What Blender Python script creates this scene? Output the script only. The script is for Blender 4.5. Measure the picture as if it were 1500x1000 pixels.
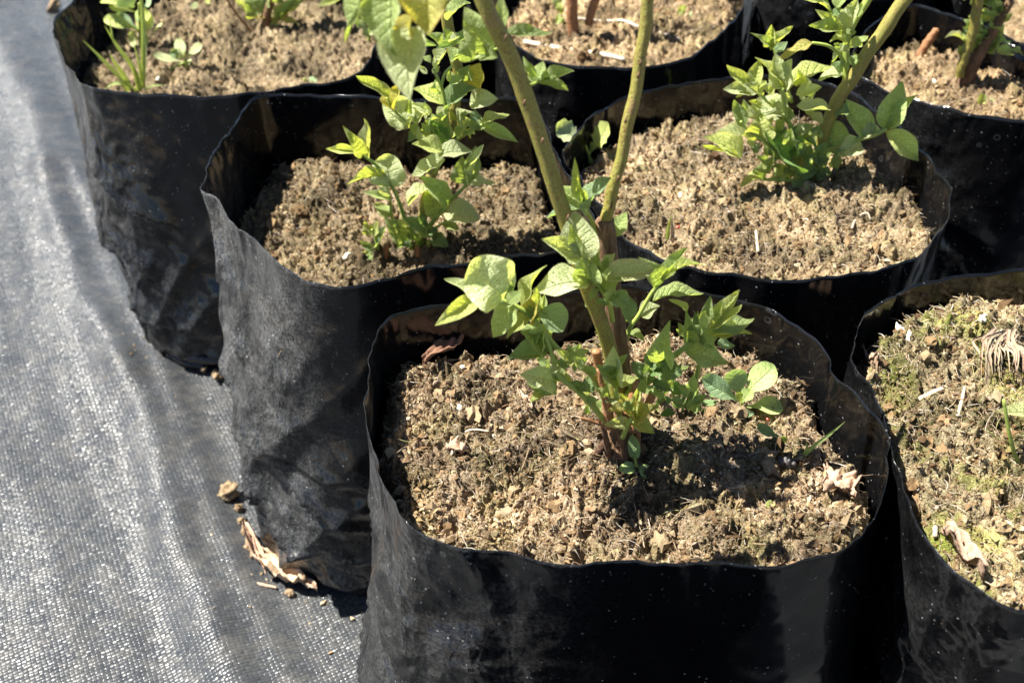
import bpy, math, random
import numpy as np
from mathutils import Vector, Matrix

for o in list(bpy.data.objects): bpy.data.objects.remove(o)
scene = bpy.context.scene
COL = scene.collection
R = math.radians

# ------------------------------------------------------------------ camera
CAM_Z, PITCH, ROLL, FPX = .587, R(39), R(3), 1500.0
fw = np.array([0, math.cos(PITCH), -math.sin(PITCH)])
r0 = np.array([1., 0, 0]); u0 = np.cross(r0, fw)
rt = math.cos(ROLL)*r0 - math.sin(ROLL)*u0
up = math.cos(ROLL)*u0 + math.sin(ROLL)*r0
cam = bpy.data.cameras.new('camera'); camo = bpy.data.objects.new('camera', cam); COL.objects.link(camo)
camo.matrix_world = Matrix(((rt[0], up[0], -fw[0], 0), (rt[1], up[1], -fw[1], 0), (rt[2], up[2], -fw[2], CAM_Z), (0, 0, 0, 1)))
cam.sensor_width = 36; cam.lens = 36*FPX/1500; cam.clip_start = .01; cam.clip_end = 300
cam.dof.use_dof = True; cam.dof.focus_distance = .50; cam.dof.aperture_fstop = 13
scene.camera = camo
# ------------------------------------------------------------------ world and sun
SUN_AZ, SUN_EL = R(-75), R(61)            # azimuth from +Y, negative to the left
world = bpy.data.worlds.new('World'); scene.world = world; world.use_nodes = True
wn = world.node_tree.nodes; wl = world.node_tree.links
sky = wn.new('ShaderNodeTexSky'); sky.sky_type = 'NISHITA'; sky.sun_disc = False
sky.sun_elevation = SUN_EL; sky.sun_rotation = SUN_AZ; sky.air_density = .7; sky.dust_density = .25; sky.ozone_density = 1.0
wl.new(sky.outputs[0], wn['Background'].inputs[0]); wn['Background'].inputs[1].default_value = .05
sl = bpy.data.lights.new('sun', 'SUN'); sl.energy = 5.0; sl.angle = R(.5); sl.color = (1, .95, .86)
so = bpy.data.objects.new('sun', sl); COL.objects.link(so)
sd = Vector((math.sin(SUN_AZ)*math.cos(SUN_EL), math.cos(SUN_AZ)*math.cos(SUN_EL), math.sin(SUN_EL)))
so.rotation_euler = sd.to_track_quat('Z', 'Y').to_euler(); so.location = sd*3
vs = scene.view_settings; vs.view_transform = 'Standard'; vs.look = 'None'; vs.gamma = 1; vs.use_curve_mapping = False
vs.exposure = 1.95

# surveying: a point of the place from where the photograph shows it and its known height (PZ) or distance (PY)
CP = np.array([0, 0, CAM_Z])
def ray(x, y): return fw*FPX + rt*(x-750) - up*(y-500)
def PZ(x, y, z): d = ray(x, y); return CP + d*(z-CAM_Z)/d[2]
def PY(x, y, Y): d = ray(x, y); return CP + d*Y/d[1]

rng = np.random.default_rng(7); rnd = random.Random(11)

# ------------------------------------------------------------------ mesh helpers
def mesh_np(name, V, Fq, mat=None, smooth=True, uv=None, col=None):
    """V (n,3); Fq (m,3) or (m,4) index array"""
    V = np.asarray(V, np.float32); Fq = np.asarray(Fq, np.int32)
    me = bpy.data.meshes.new(name); k = Fq.shape[1]
    me.vertices.add(len(V)); me.vertices.foreach_set('co', V.ravel())
    me.loops.add(Fq.size); me.loops.foreach_set('vertex_index', Fq.ravel())
    me.polygons.add(len(Fq)); me.polygons.foreach_set('loop_start', np.arange(0, Fq.size, k, dtype=np.int32))
    me.polygons.foreach_set('loop_total', np.full(len(Fq), k, np.int32))
    me.update(calc_edges=True)
    me.polygons.foreach_set('use_smooth', np.full(len(Fq), smooth, bool))
    if uv is not None:
        l = me.uv_layers.new(name='UVMap'); l.data.foreach_set('uv', np.asarray(uv, np.float32)[Fq.ravel()].ravel())
    if col is not None:
        a = me.color_attributes.new('Col', 'FLOAT_COLOR', 'POINT')
        c = np.ones((len(V), 4), np.float32); c[:, :3] = col; a.data.foreach_set('color', c.ravel())
    if mat: me.materials.append(mat)
    return me
def link(name, me, parent=None, M=None):
    o = bpy.data.objects.new(name, me); COL.objects.link(o)
    if parent is not None: o.parent = parent
    if M is not None: o.matrix_basis = M
    return o
def tag(o, label=None, cat=None, group=None, kind=None):
    if label: o['label'] = label
    if cat: o['category'] = cat
    if group: o['group'] = group
    if kind: o['kind'] = kind
    return o
def thing(name, loc, label, cat, group=None):
    o = bpy.data.objects.new(name, None); COL.objects.link(o); o.location = Vector(loc); o.empty_display_size = .01
    return tag(o, label, cat, group)

def _fade(t): return t*t*t*(t*(t*6-15)+10)
_perm = rng.permutation(512)
_g2 = np.stack([np.cos(np.linspace(0, 2*np.pi, 64, endpoint=False)), np.sin(np.linspace(0, 2*np.pi, 64, endpoint=False))], 1)
def perlin(x, y, seed=0):
    x = np.asarray(x, float)+seed*17.13; y = np.asarray(y, float)+seed*9.71
    xi = np.floor(x).astype(int); yi = np.floor(y).astype(int); xf = x-xi; yf = y-yi
    def g(a, b):
        h = _perm[(_perm[(xi+a) % 512]+yi+b) % 512] % 64
        return _g2[h, 0]*(xf-a)+_g2[h, 1]*(yf-b)
    u = _fade(xf); v = _fade(yf)
    return ((g(0, 0)*(1-u)+g(1, 0)*u)*(1-v)+(g(0, 1)*(1-u)+g(1, 1)*u)*v)*1.5
def sstep(a, b, x): t = np.clip((x-a)/(b-a), 0, 1); return t*t*(3-2*t)
def catmull(P, n, closed=False):
    P = np.asarray(P, float); m = len(P)
    segs = m if closed else m-1
    d = []
    ts = np.linspace(0, segs, n, endpoint=not closed)
    for t in ts:
        i = min(int(t), segs-1); f = t-i
        if closed: p = [P[(i+k-1) % m] for k in range(4)]
        else: p = [P[max(i-1, 0)], P[i], P[min(i+1, m-1)], P[min(i+2, m-1)]]
        d.append(.5*((2*p[1])+(-p[0]+p[2])*f+(2*p[0]-5*p[1]+4*p[2]-p[3])*f*f+(-p[0]+3*p[1]-3*p[2]+p[3])*f**3))
    return np.array(d)
def tube(name, pts, rad, mat, parent=None, origin=(0, 0, 0), n=None, sides=10, cap=True, rough=0, closed_tip=True, M=None):
    pts = np.asarray(pts, float)-np.asarray(origin)
    n = n or max(6, 4*len(pts))
    C = catmull(pts, n); rad = np.interp(np.linspace(0, 1, n), np.linspace(0, 1, len(rad)), rad)
    T = np.gradient(C, axis=0); T /= np.linalg.norm(T, axis=1)[:, None]+1e-12
    ref = np.array([.3, -.9, .1]); V = []; UV = []
    for i in range(n):
        a = np.cross(T[i], ref); a /= np.linalg.norm(a)+1e-9; b = np.cross(T[i], a)
        for k in range(sides):
            th = 2*math.pi*k/sides
            rr = rad[i]*(1+rough*(rnd.random()-.5)*2)
            V.append(C[i]+rr*(math.cos(th)*a+math.sin(th)*b)); UV.append((k/sides, i/n))
    Fq = [(i*sides+k, i*sides+(k+1) % sides, (i+1)*sides+(k+1) % sides, (i+1)*sides+k) for i in range(n-1) for k in range(sides)]
    if cap:
        V.append(C[-1]+T[-1]*rad[-1]*.6); V.append(C[0]); UV += [(0, 1), (0, 0)]; e = len(V)-2
        Fq += [((n-1)*sides+k, (n-1)*sides+(k+1) % sides, e, e) for k in range(sides)]
        Fq += [((k+1) % sides, k, e+1, e+1) for k in range(sides)]
    # triangulate everything (caps are triangles)
    T3 = []
    for a, b, c, d in Fq:
        T3.append((a, b, c))
        if c != d: T3.append((a, c, d))
    me = mesh_np(name, V, T3, mat, True, UV)
    return link(name, me, parent, M)

# ------------------------------------------------------------------ materials
class NT:
    def __init__(s, name):
        s.m = bpy.data.materials.new(name); s.m.use_nodes = True; s.t = s.m.node_tree; s.n = s.t.nodes; s.p = s.n['Principled BSDF']; s.out = s.n['Material Output']
    def __call__(s, typ, **k):
        nd = s.n.new('ShaderNode'+typ)
        for a, v in k.items():
            if a.startswith('i_'):
                key = a[2:]; nd.inputs[int(key) if key.isdigit() else key.replace('_', ' ')].default_value = v
            else: setattr(nd, a, v)
        return nd
    def l(s, a, b): s.t.links.new(a, b); return s
    def math(s, op, a, b=None, c=None, clamp=False):
        nd = s.n.new('ShaderNodeMath'); nd.operation = op; nd.use_clamp = clamp
        for i, v in enumerate((a, b, c)):
            if v is None: continue
            if isinstance(v, (int, float)): nd.inputs[i].default_value = v
            else: s.t.links.new(v, nd.inputs[i])
        return nd.outputs[0]
    def ramp(s, fac, stops):
        nd = s.n.new('ShaderNodeValToRGB'); e = nd.color_ramp.elements
        while len(e) > 1: e.remove(e[-1])
        for i, (p, c) in enumerate(stops):
            el = e[0] if i == 0 else e.new(p)
            el.position = p; el.color = (*c, 1) if len(c) == 3 else c
        s.t.links.new(fac, nd.inputs[0]); return nd.outputs[0]
    def mix(s, fac, a, b, blend='MIX'):
        nd = s.n.new('ShaderNodeMix'); nd.data_type = 'RGBA'; nd.blend_type = blend
        for i, v in ((0, fac), (6, a), (7, b)):
            if isinstance(v, (int, float)): nd.inputs[i].default_value = v
            elif isinstance(v, tuple): nd.inputs[i].default_value = (*v, 1) if len(v) == 3 else v
            else: s.t.links.new(v, nd.inputs[i])
        return nd.outputs[2]
    def noise(s, vec, scale, detail=4, rough=.6, dist=0):
        nd = s('TexNoise'); nd.inputs['Scale'].default_value = scale; nd.inputs['Detail'].default_value = detail
        nd.inputs['Roughness'].default_value = rough; nd.inputs['Distortion'].default_value = dist
        if vec is not None: s.t.links.new(vec, nd.inputs['Vector'])
        return nd.outputs['Fac']
    def bump(s, h, dist, strength=1):
        nd = s('Bump'); nd.inputs['Strength'].default_value = strength; nd.inputs['Distance'].default_value = dist
        s.t.links.new(h, nd.inputs['Height']); return nd.outputs[0]

LEAFCOL = {  # face colour, second tone, margin tone
 'p': ((0.549, 0.646, 0.286), (0.665, 0.735, 0.423), (0.704, 0.695, 0.461)),
 'g': ((0.392, 0.520, 0.149), (0.529, 0.646, 0.266), (0.587, 0.617, 0.305)),
 'y': ((0.500, 0.588, 0.140), (0.617, 0.685, 0.247), (0.646, 0.627, 0.305)),
 'Y': ((0.587, 0.520, 0.086), (0.646, 0.608, 0.130), (0.646, 0.413, 0.101)),
 'm': ((0.324, 0.442, 0.135), (0.451, 0.569, 0.228), (0.500, 0.520, 0.256)),
 'd': ((0.217, 0.335, 0.125), (0.305, 0.432, 0.189), (0.354, 0.413, 0.198)),
 'D': ((0.159, 0.295, 0.082), (0.197, 0.354, 0.106), (0.227, 0.335, 0.110)),
 'b': ((0.246, 0.364, 0.179), (0.343, 0.471, 0.256), (0.354, 0.451, 0.237)),
 'r': ((0.431, 0.510, 0.198), (0.568, 0.597, 0.315), (0.626, 0.462, 0.315)),
 'o': ((0.500, 0.490, 0.120), (0.587, 0.559, 0.179), (0.617, 0.354, 0.149)),
}
def leaf_mat(code, soft=False):
    c1, c2, c3 = LEAFCOL[code]
    t = NT('leaf_'+('soft_' if soft else '')+{'Y': 'yellow', 'D': 'deep'}.get(code, code))
    uv = t('UVMap').outputs[0]; sp = t('SeparateXYZ'); t.l(uv, sp.inputs[0]); u, v = sp.outputs[0], sp.outputs[1]
    av = t.math('ABSOLUTE', t.math('SUBTRACT', v, .5)); av = t.math('MULTIPLY', av, 2)      # 0 midrib 1 margin
    oi = t('ObjectInfo')
    rnd3 = t('CombineXYZ'); t.l(oi.outputs['Random'], rnd3.inputs[2])
    vec = t('VectorMath', operation='MULTIPLY_ADD'); t.l(uv, vec.inputs[0]); vec.inputs[1].default_value = (2.2, 1.2, 1)
    rm = t('VectorMath', operation='SCALE'); t.l(rnd3.outputs[0], rm.inputs[0]); rm.inputs['Scale'].default_value = 40
    t.l(rm.outputs[0], vec.inputs[2]); vec = vec.outputs[0]
    n1 = t.noise(vec, 2.6, 5, .6); n2 = t.noise(vec, 11, 4, .65)
    # side veins run forward from the midrib
    ph = t.math('ADD', t.math('MULTIPLY', t.math('SUBTRACT', u, t.math('MULTIPLY', av, .22)), 44), t.math('MULTIPLY', n1, 5))
    sv = t.math('POWER', t.math('ABSOLUTE', t.math('SINE', t.math('MULTIPLY', ph, .5))), 14)
    sv = t.math('MULTIPLY', sv, t.math('SUBTRACT', 1, av, clamp=True))
    mr = t.math('SUBTRACT', 1, t.math('MULTIPLY', av, 16), clamp=True)
    vo = t('TexVoronoi', feature='DISTANCE_TO_EDGE'); vo.inputs['Scale'].default_value = 9; t.l(vec, vo.inputs['Vector'])
    ret = t.math('SUBTRACT', 1, t.math('MULTIPLY', vo.outputs[0], 9), clamp=True)
    base = t.mix(n1, c1, c2)
    vein = t.math('MAXIMUM', t.math('MULTIPLY', mr, .75), t.math('MULTIPLY', sv, .42))
    base = t.mix(vein, base, tuple(min(1, x*1.35+.06) for x in c2))
    base = t.mix(t.math('MULTIPLY', ret,   .0 if soft else .28), base, tuple(x*.55 for x in c1))
    base = t.mix(t.ramp(n2, [(.45, (0, 0, 0)), (.7, (.35, .35, .35))]), base, tuple(x*.66 for x in c1))
    mg = t.math('MULTIPLY', t.math('POWER', av, 5), t.math('MULTIPLY', n2, .9 if not soft else .2), clamp=True)
    base = t.mix(mg, base, c3)
    hs = t('HueSaturation'); hs.inputs['Hue'].default_value = .5
    t.l(t.math('ADD', .82, t.math('MULTIPLY', oi.outputs['Random'], .36)), hs.inputs['Value']); t.l(base, hs.inputs['Color'])
    t.l(t.math('ADD', .488, t.math('MULTIPLY', n1, .024)), hs.inputs['Hue'])
    base = hs.outputs[0]
    t.l(base, t.p.inputs['Base Color'])
    t.l(t.math('ADD', .38, t.math('MULTIPLY', n2, .3)), t.p.inputs['Roughness'])
    t.p.inputs['Specular IOR Level'].default_value = .45
    t.p.inputs['Sheen Weight'].default_value = .0 if soft else .04; t.p.inputs['Sheen Roughness'].default_value = .4
    h = t.math('ADD', t.math('MULTIPLY', n2, .5), t.math('ADD', t.math('MULTIPLY', mr, -1.2), t.math('ADD', t.math('MULTIPLY', sv, -.8), t.math('MULTIPLY', ret, -.25))))
    bp = t.bump(h, .0008 if soft else .0022, .9); t.l(bp, t.p.inputs['Normal'])
    tr = t('BsdfTranslucent'); t.l(bp, tr.inputs['Normal'])
    tc = t.mix(1.0, base, (1.45, 1.40, .50), 'MULTIPLY'); t.l(tc, tr.inputs[0])
    mx = t('MixShader'); mx.inputs[0].default_value = .46 if not soft else .38
    t.l(t.p.outputs[0], mx.inputs[1]); t.l(tr.outputs[0], mx.inputs[2]); t.l(mx.outputs[0], t.out.inputs[0])
    return t.m
_lm = {}
def LM(c, soft=False):
    if (c, soft) not in _lm: _lm[(c, soft)] = leaf_mat(c, soft)
    return _lm[(c, soft)]

def m_cane():
    t = NT('olive_cane_bark'); g = t('TexCoord').outputs['Object']
    n = t.noise(g, 90, 4, .6); n2 = t.noise(g, 1500, 2, .7); n3 = t.noise(g, 35, 3)
    c = t.mix(n3, (.20, .225, .032), (.275, .235, .05))
    c = t.mix(t.ramp(n2, [(.50, (0, 0, 0)), (.60, (1, 1, 1))]), c, (.17, .095, .022))
    c = t.mix(t.ramp(n, [(.62, (0, 0, 0)), (.7, (.7, .7, .7))]), c, (.24, .13, .06))
    t.l(c, t.p.inputs['Base Color']); t.p.inputs['Roughness'].default_value = .5
    t.l(t.bump(t.math('ADD', n2, n), .0006), t.p.inputs['Normal']); return t.m
def m_bark():
    t = NT('brown_bark'); g = t('TexCoord').outputs['Object']
    mp = t('Mapping'); mp.inputs['Scale'].default_value = (1, 1, .14); t.l(g, mp.inputs[0])
    n = t.noise(mp.outputs[0], 700, 6, .7, .5); n2 = t.noise(g, 120, 4)
    c = t.ramp(n, [(.3, (.035, .018, .009)), (.5, (.15, .085, .04)), (.7, (.36, .25, .15))])
    c = t.mix(t.math('MULTIPLY', n2, .5), c, (.20, .085, .03))
    t.l(c, t.p.inputs['Base Color']); t.p.inputs['Roughness'].default_value = .8
    t.l(t.bump(n, .0022), t.p.inputs['Normal']); return t.m
def m_simple(name, c1, c2, scale=200, rough=.6, bump=.0004, spec=.3, sss=0):
    t = NT(name); g = t('TexCoord').outputs['Object']
    n = t.noise(g, scale, 5, .65)
    t.l(t.mix(n, c1, c2), t.p.inputs['Base Color']); t.p.inputs['Roughness'].default_value = rough
    t.p.inputs['Specular IOR Level'].default_value = spec
    t.l(t.bump(n, bump), t.p.inputs['Normal']); return t.m
def m_soil(name, dark, mid, light, moss=0.0):
    t = NT(name); g = t('TexCoord').outputs['Object']
    at = t('VertexColor', layer_name='Col')
    n = t.noise(g, 420, 6, .7); n2 = t.noise(g, 1600, 4, .75); n3 = t.noise(g, 60, 4, .6)
    f = t.math('ADD', t.math('MULTIPLY', n, .45), t.math('ADD', t.math('MULTIPLY', n2, .3), t.math('MULTIPLY', n3, .25)))
    c = t.ramp(f, [(.36, dark), (.5, mid), (.64, light)])
    if moss:
        mk = t.ramp(t.noise(g, 38, 4, .6), [(.5, (0, 0, 0)), (.66, (moss,)*3)])
        c = t.mix(mk, c, (.20, .21, .055))
    c = t.mix(1.0, c, at.outputs[0], 'MULTIPLY')
    t.l(c, t.p.inputs['Base Color']); t.p.inputs['Roughness'].default_value = .92; t.p.inputs['Specular IOR Level'].default_value = .15
    vo = t('TexVoronoi'); vo.inputs['Scale'].default_value = 900; t.l(g, vo.inputs['Vector'])
    t.l(t.bump(t.math('ADD', n2, t.math('MULTIPLY', vo.outputs[0], -.6)), .0014), t.p.inputs['Normal']); return t.m
def m_crumb():
    t = NT('peat_crumb'); g = t('TexCoord').outputs['Object']; at = t('VertexColor', layer_name='Col')
    n = t.noise(g, 1800, 4, .7)
    c = t.mix(1.0, at.outputs[0], t.ramp(n, [(.3, (.55, .55, .55)), (.7, (1.25, 1.25, 1.25))]), 'MULTIPLY')
    t.l(c, t.p.inputs['Base Color']); t.p.inputs['Roughness'].default_value = .9; t.p.inputs['Specular IOR Level'].default_value = .15
    t.l(t.bump(n, .0006), t.p.inputs['Normal']); return t.m
def m_film():
    t = NT('black_polythene_film'); g = t('TexCoord').outputs['Object']; oi = t('ObjectInfo')
    off = t('VectorMath', operation='ADD'); t.l(g, off.inputs[0]); t.l(oi.outputs['Location'], off.inputs[1]); g = off.outputs[0]
    at = t('VertexColor', layer_name='Col'); sa = t('SeparateColor'); t.l(at.outputs[0], sa.inputs[0]); crm, dum = sa.outputs[0], sa.outputs[1]
    mp = t('Mapping'); mp.inputs['Scale'].default_value = (1, 1, .58); mp.inputs['Rotation'].default_value = (.35, .45, .2); t.l(g, mp.inputs[0])
    wv = t('TexNoise'); wv.inputs['Scale'].default_value = 40; wv.inputs['Detail'].default_value = 2; t.l(mp.outputs[0], wv.inputs['Vector'])
    wd = t('VectorMath', operation='MULTIPLY_ADD'); t.l(wv.outputs['Color'], wd.inputs[0]); wd.inputs[1].default_value = (.012, .012, .012); t.l(mp.outputs[0], wd.inputs[2])
    def facet(sc_):
        v_ = t('TexVoronoi'); v_.inputs['Scale'].default_value = sc_; t.l(wd.outputs[0], v_.inputs['Vector']); return v_.outputs['Distance']
    cr = t.math('ADD', t.math('MULTIPLY', facet(13), 2.6), t.math('ADD', t.math('MULTIPLY', facet(36), .95), t.math('MULTIPLY', facet(90), .30))); fine = t.math('MULTIPLY', facet(240), .5); soft_ = t.noise(g, 26, 2, .4)
    d1 = t.noise(g, 26, 8, .82); d2 = t.noise(g, 520, 4, .8)
    dust = t.math('MULTIPLY', t.ramp(d1, [(.34, (0, 0, 0)), (.62, (1, 1, 1))]), t.ramp(d2, [(.40, (.10, .10, .10)), (.62, (1.2, 1.2, 1.2))]))
    dust = t.math('MULTIPLY', dust, t.math('ADD', .03, dum))
    vo = t('TexVoronoi'); vo.inputs['Scale'].default_value = 420; vo.inputs['Randomness'].default_value = 1; t.l(g, vo.inputs['Vector'])
    hue = t('SeparateColor'); t.l(vo.outputs['Color'], hue.inputs[0])
    rad = t.math('ADD', .05, t.math('MULTIPLY', t.math('POWER', hue.outputs[1], 5), .20))
    spot = t.math('MULTIPLY', t.math('LESS_THAN', vo.outputs['Distance'], rad), t.math('GREATER_THAN', hue.outputs[0], .25))
    spot = t.math('MULTIPLY', spot, t.ramp(t.noise(g, 20, 3), [(.38, (.1, .1, .1)), (.6, (1, 1, 1))]))
    vo2 = t('TexVoronoi'); vo2.inputs['Scale'].default_value = 95; t.l(g, vo2.inputs['Vector'])
    h2 = t('SeparateColor'); t.l(vo2.outputs['Color'], h2.inputs[0])
    dist2 = t.math('ADD', vo2.outputs['Distance'], t.math('MULTIPLY', d2, .18))
    ring = t.math('MULTIPLY', t.math('LESS_THAN', t.math('ABSOLUTE', t.math('SUBTRACT', dist2, .28)), .05), t.math('GREATER_THAN', h2.outputs[0], .62))
    ring = t.math('MULTIPLY', ring, t.ramp(t.noise(g, 11, 2), [(.5, (0, 0, 0)), (.62, (.5, .5, .5))]))
    amt = t.math('ADD', t.math('MULTIPLY', dust, .34), t.math('ADD', t.math('MULTIPLY', spot, .55), t.math('MULTIPLY', ring, .12)), clamp=True)
    c = t.mix(amt, (.0028, .0029, .0034), (.40, .40, .39))
    t.l(c, t.p.inputs['Base Color'])
    t.l(t.math('ADD', .14, t.math('ADD', t.math('MULTIPLY', dust, .22), t.math('MULTIPLY', crm, .12))), t.p.inputs['Roughness'])
    t.p.inputs['Specular IOR Level'].default_value = .38
    h = t.math('ADD', t.math('MULTIPLY', t.math('ADD', t.math('MULTIPLY', cr, 1.0), t.math('MULTIPLY', fine, .25)), t.math('MULTIPLY', t.math('ADD', .06, crm), t.ramp(t.noise(g, 15, 3, .5), [(.36, (.25, .25, .25)), (.64, (1, 1, 1))]))), t.math('MULTIPLY', soft_, .22))
    t.l(t.bump(h, .0070, 1.0), t.p.inputs['Normal']); return t.m
WARP = (.443, -.896); WEFT = (.896, .443)
def m_mat():
    t = NT('woven_weed_fabric'); g = t('TexCoord').outputs['Object']
    wob = t('TexNoise'); wob.inputs['Scale'].default_value = 9; wob.inputs['Detail'].default_value = 2; t.l(g, wob.inputs['Vector'])
    dv = t('VectorMath', operation='MULTIPLY_ADD'); t.l(wob.outputs['Color'], dv.inputs[0]); dv.inputs[1].default_value = (.006, .006, 0); t.l(g, dv.inputs[2])
    g2 = dv.outputs[0]
    def dot(v):
        nd = t('VectorMath', operation='DOT_PRODUCT'); t.l(g2, nd.inputs[0]); nd.inputs[1].default_value = (*v, 0); return nd.outputs['Value']
    a = t.math('DIVIDE', t.math('ADD', dot(WARP), 50), .0026)     # rows of weft tape, counted along the warp
    b = t.math('DIVIDE', t.math('ADD', dot(WEFT), 50), .0030)
    i, j = t.math('FLOOR', a), t.math('FLOOR', b); fa, fb = t.math('SUBTRACT', t.math('FRACT', a), .5), t.math('SUBTRACT', t.math('FRACT', b), .5)
    par = t.math('MODULO', t.math('ADD', i, j), 2)
    def prof(x, k): return t.math('SUBTRACT', 1, t.math('MULTIPLY', t.math('POWER', t.math('ABSOLUTE', t.math('MULTIPLY', x, 2)), k), 1))
    weft = t.math('ADD', t.math('MULTIPLY', prof(fa, 2.4), .85), t.math('MULTIPLY', prof(fb, 4), .35))
    warp = t.math('ADD', t.math('MULTIPLY', prof(fb, 4), .28), t.math('MULTIPLY', prof(fa, 2), .55))
    h = t.math('ADD', t.math('MULTIPLY', weft, par), t.math('MULTIPLY', warp, t.math('SUBTRACT', 1, par)))
    cell = t('CombineXYZ'); t.l(i, cell.inputs[0]); t.l(j, cell.inputs[1])
    wn_ = t('TexWhiteNoise', noise_dimensions='3D'); t.l(cell.outputs[0], wn_.inputs['Vector'])
    sc = t('SeparateColor'); t.l(wn_.outputs['Color'], sc.inputs[0])
    cub = lambda q: t.math('MULTIPLY', t.math('POWER', t.math('SUBTRACT', q, .5), 3), 5)
    tilt = t.math('ADD', t.math('MULTIPLY', cub(sc.outputs[0]), fa), t.math('MULTIPLY', cub(sc.outputs[1]), fb))
    h = t.math('ADD', h, t.math('MULTIPLY', tilt, 1.9))
    h = t.math('ADD', h, t.math('MULTIPLY', t.noise(g, 900, 3), .25))
    n = t.noise(g, 14, 5, .6)
    c = t.mix(n, (.022, .025, .029), (.045, .048, .052))
    c = t.mix(t.math('MULTIPLY', t.ramp(t.noise(g, 55, 5, .7), [(.45, (0, 0, 0)), (.8, (1, 1, 1))]), .35), c, (.17, .155, .13))
    t.l(c, t.p.inputs['Base Color'])
    t.l(t.math('ADD', .15, t.math('ADD', t.math('MULTIPLY', sc.outputs[2], .16), t.math('MULTIPLY', n, .14))), t.p.inputs['Roughness'])
    t.p.inputs['Specular IOR Level'].default_value = .34
    t.l(t.bump(h, .00050, 1), t.p.inputs['Normal']); return t.m
def m_petiole():
    return m_simple('green_shoot', (.20, .28, .05), (.30, .36, .08), 300, .45, .0002, .4)
M_CANE, M_BARK, M_FILM, M_MAT, M_SHOOT, M_CRUMB = m_cane(), m_bark(), m_film(), m_mat(), m_petiole(), m_crumb()
M_RED = m_simple('reddish_bark', (.16, .06, .022), (.36, .19, .09), 260, .65, .0008)
M_TWIG = m_simple('bleached_twig', (.34, .28, .21), (.60, .53, .44), 300, .8, .0008)
M_TUFT = m_simple('bleached_grass', (.20, .15, .09), (.40, .32, .22), 200, .8, .0004)
M_FLARE = m_simple('flaking_crown_bark', (.022, .012, .007), (.15, .08, .042), 330, .85, .004)
M_DEAD = m_simple('dry_leaf', (.20, .115, .07), (.50, .36, .26), 120, .75, .0012)
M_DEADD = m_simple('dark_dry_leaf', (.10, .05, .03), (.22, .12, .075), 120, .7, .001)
M_STRAW = m_simple('pale_twig', (.25, .20, .14), (.46, .39, .30), 300, .8, .0006)
M_WHITE = m_simple('white_pellet', (.62, .58, .42), (.78, .75, .62), 300, .5, .0001)
M_REDSEED = m_simple('red_seed', (.20, .03, .015), (.32, .06, .03), 300, .35, .0001)
M_GRASS = LM('g', True)
M_EARTH = m_simple('bare_earth', (.10, .075, .05), (.19, .15, .10), 6, .95, .004)

# ------------------------------------------------------------------ ground and fabric
gv = 60
tag(link('ground', mesh_np('ground', [(-gv, -gv, -.02), (gv, -gv, -.02), (gv, gv, -.02), (-gv, gv, -.02)], [(0, 1, 2, 3)], M_EARTH)), kind='structure')
def mat_height(x, y):
    a = x*WARP[0]+y*WARP[1]; b = x*WEFT[0]+y*WEFT[1]
    h = .0035*perlin(x*5, y*5, 3)+.0014*perlin(b*20, a*2.5, 4)+.0010*perlin(b*45, a*9, 14)
    for b0, w, k in ((.0, .020, .0135), (.03, .012, .006), (-.115, .035, .0035), (-.21, .025, .0025), (.12, .03, .0015)):
        bb = b0+.010*perlin(a*4, a*0+b0*50, 5)
        h = h+k*np.exp(-((b-bb)/w)**2)*(.75+.5*perlin(a*7, a*0+3.3, 6))
    h = h+np.exp(-((b-.006*0)/.028)**2)*(.0042*perlin(a*19, b*14, 15)+.0016*perlin(a*44, b*30, 16))+np.exp(-((b+.14)/.03)**2)*.0014*perlin(a*19, b*14, 17)
    return h
xs = np.concatenate([np.linspace(-1.5, -.62, 60), np.linspace(-.61, 0, 200), np.linspace(.01, 1.3, 60)]); ys = np.concatenate([np.linspace(-.5, .29, 40), np.linspace(.3, 1.1, 260), np.linspace(1.12, 2.6, 90)]); X, Y = np.meshgrid(xs, ys)
nx = len(xs); I = (np.arange(len(ys)-1)[:, None]*nx+np.arange(nx-1)[None]).ravel()
fm = mesh_np('weed_mat', np.stack([X.ravel(), Y.ravel(), mat_height(X, Y).ravel()-.002], 1), np.stack([I, I+1, I+nx+1, I+nx], 1), M_MAT)
tag(link('weed_mat', fm), 'silver grey woven weed fabric laid under the bags', 'weed fabric', kind='structure')

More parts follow.
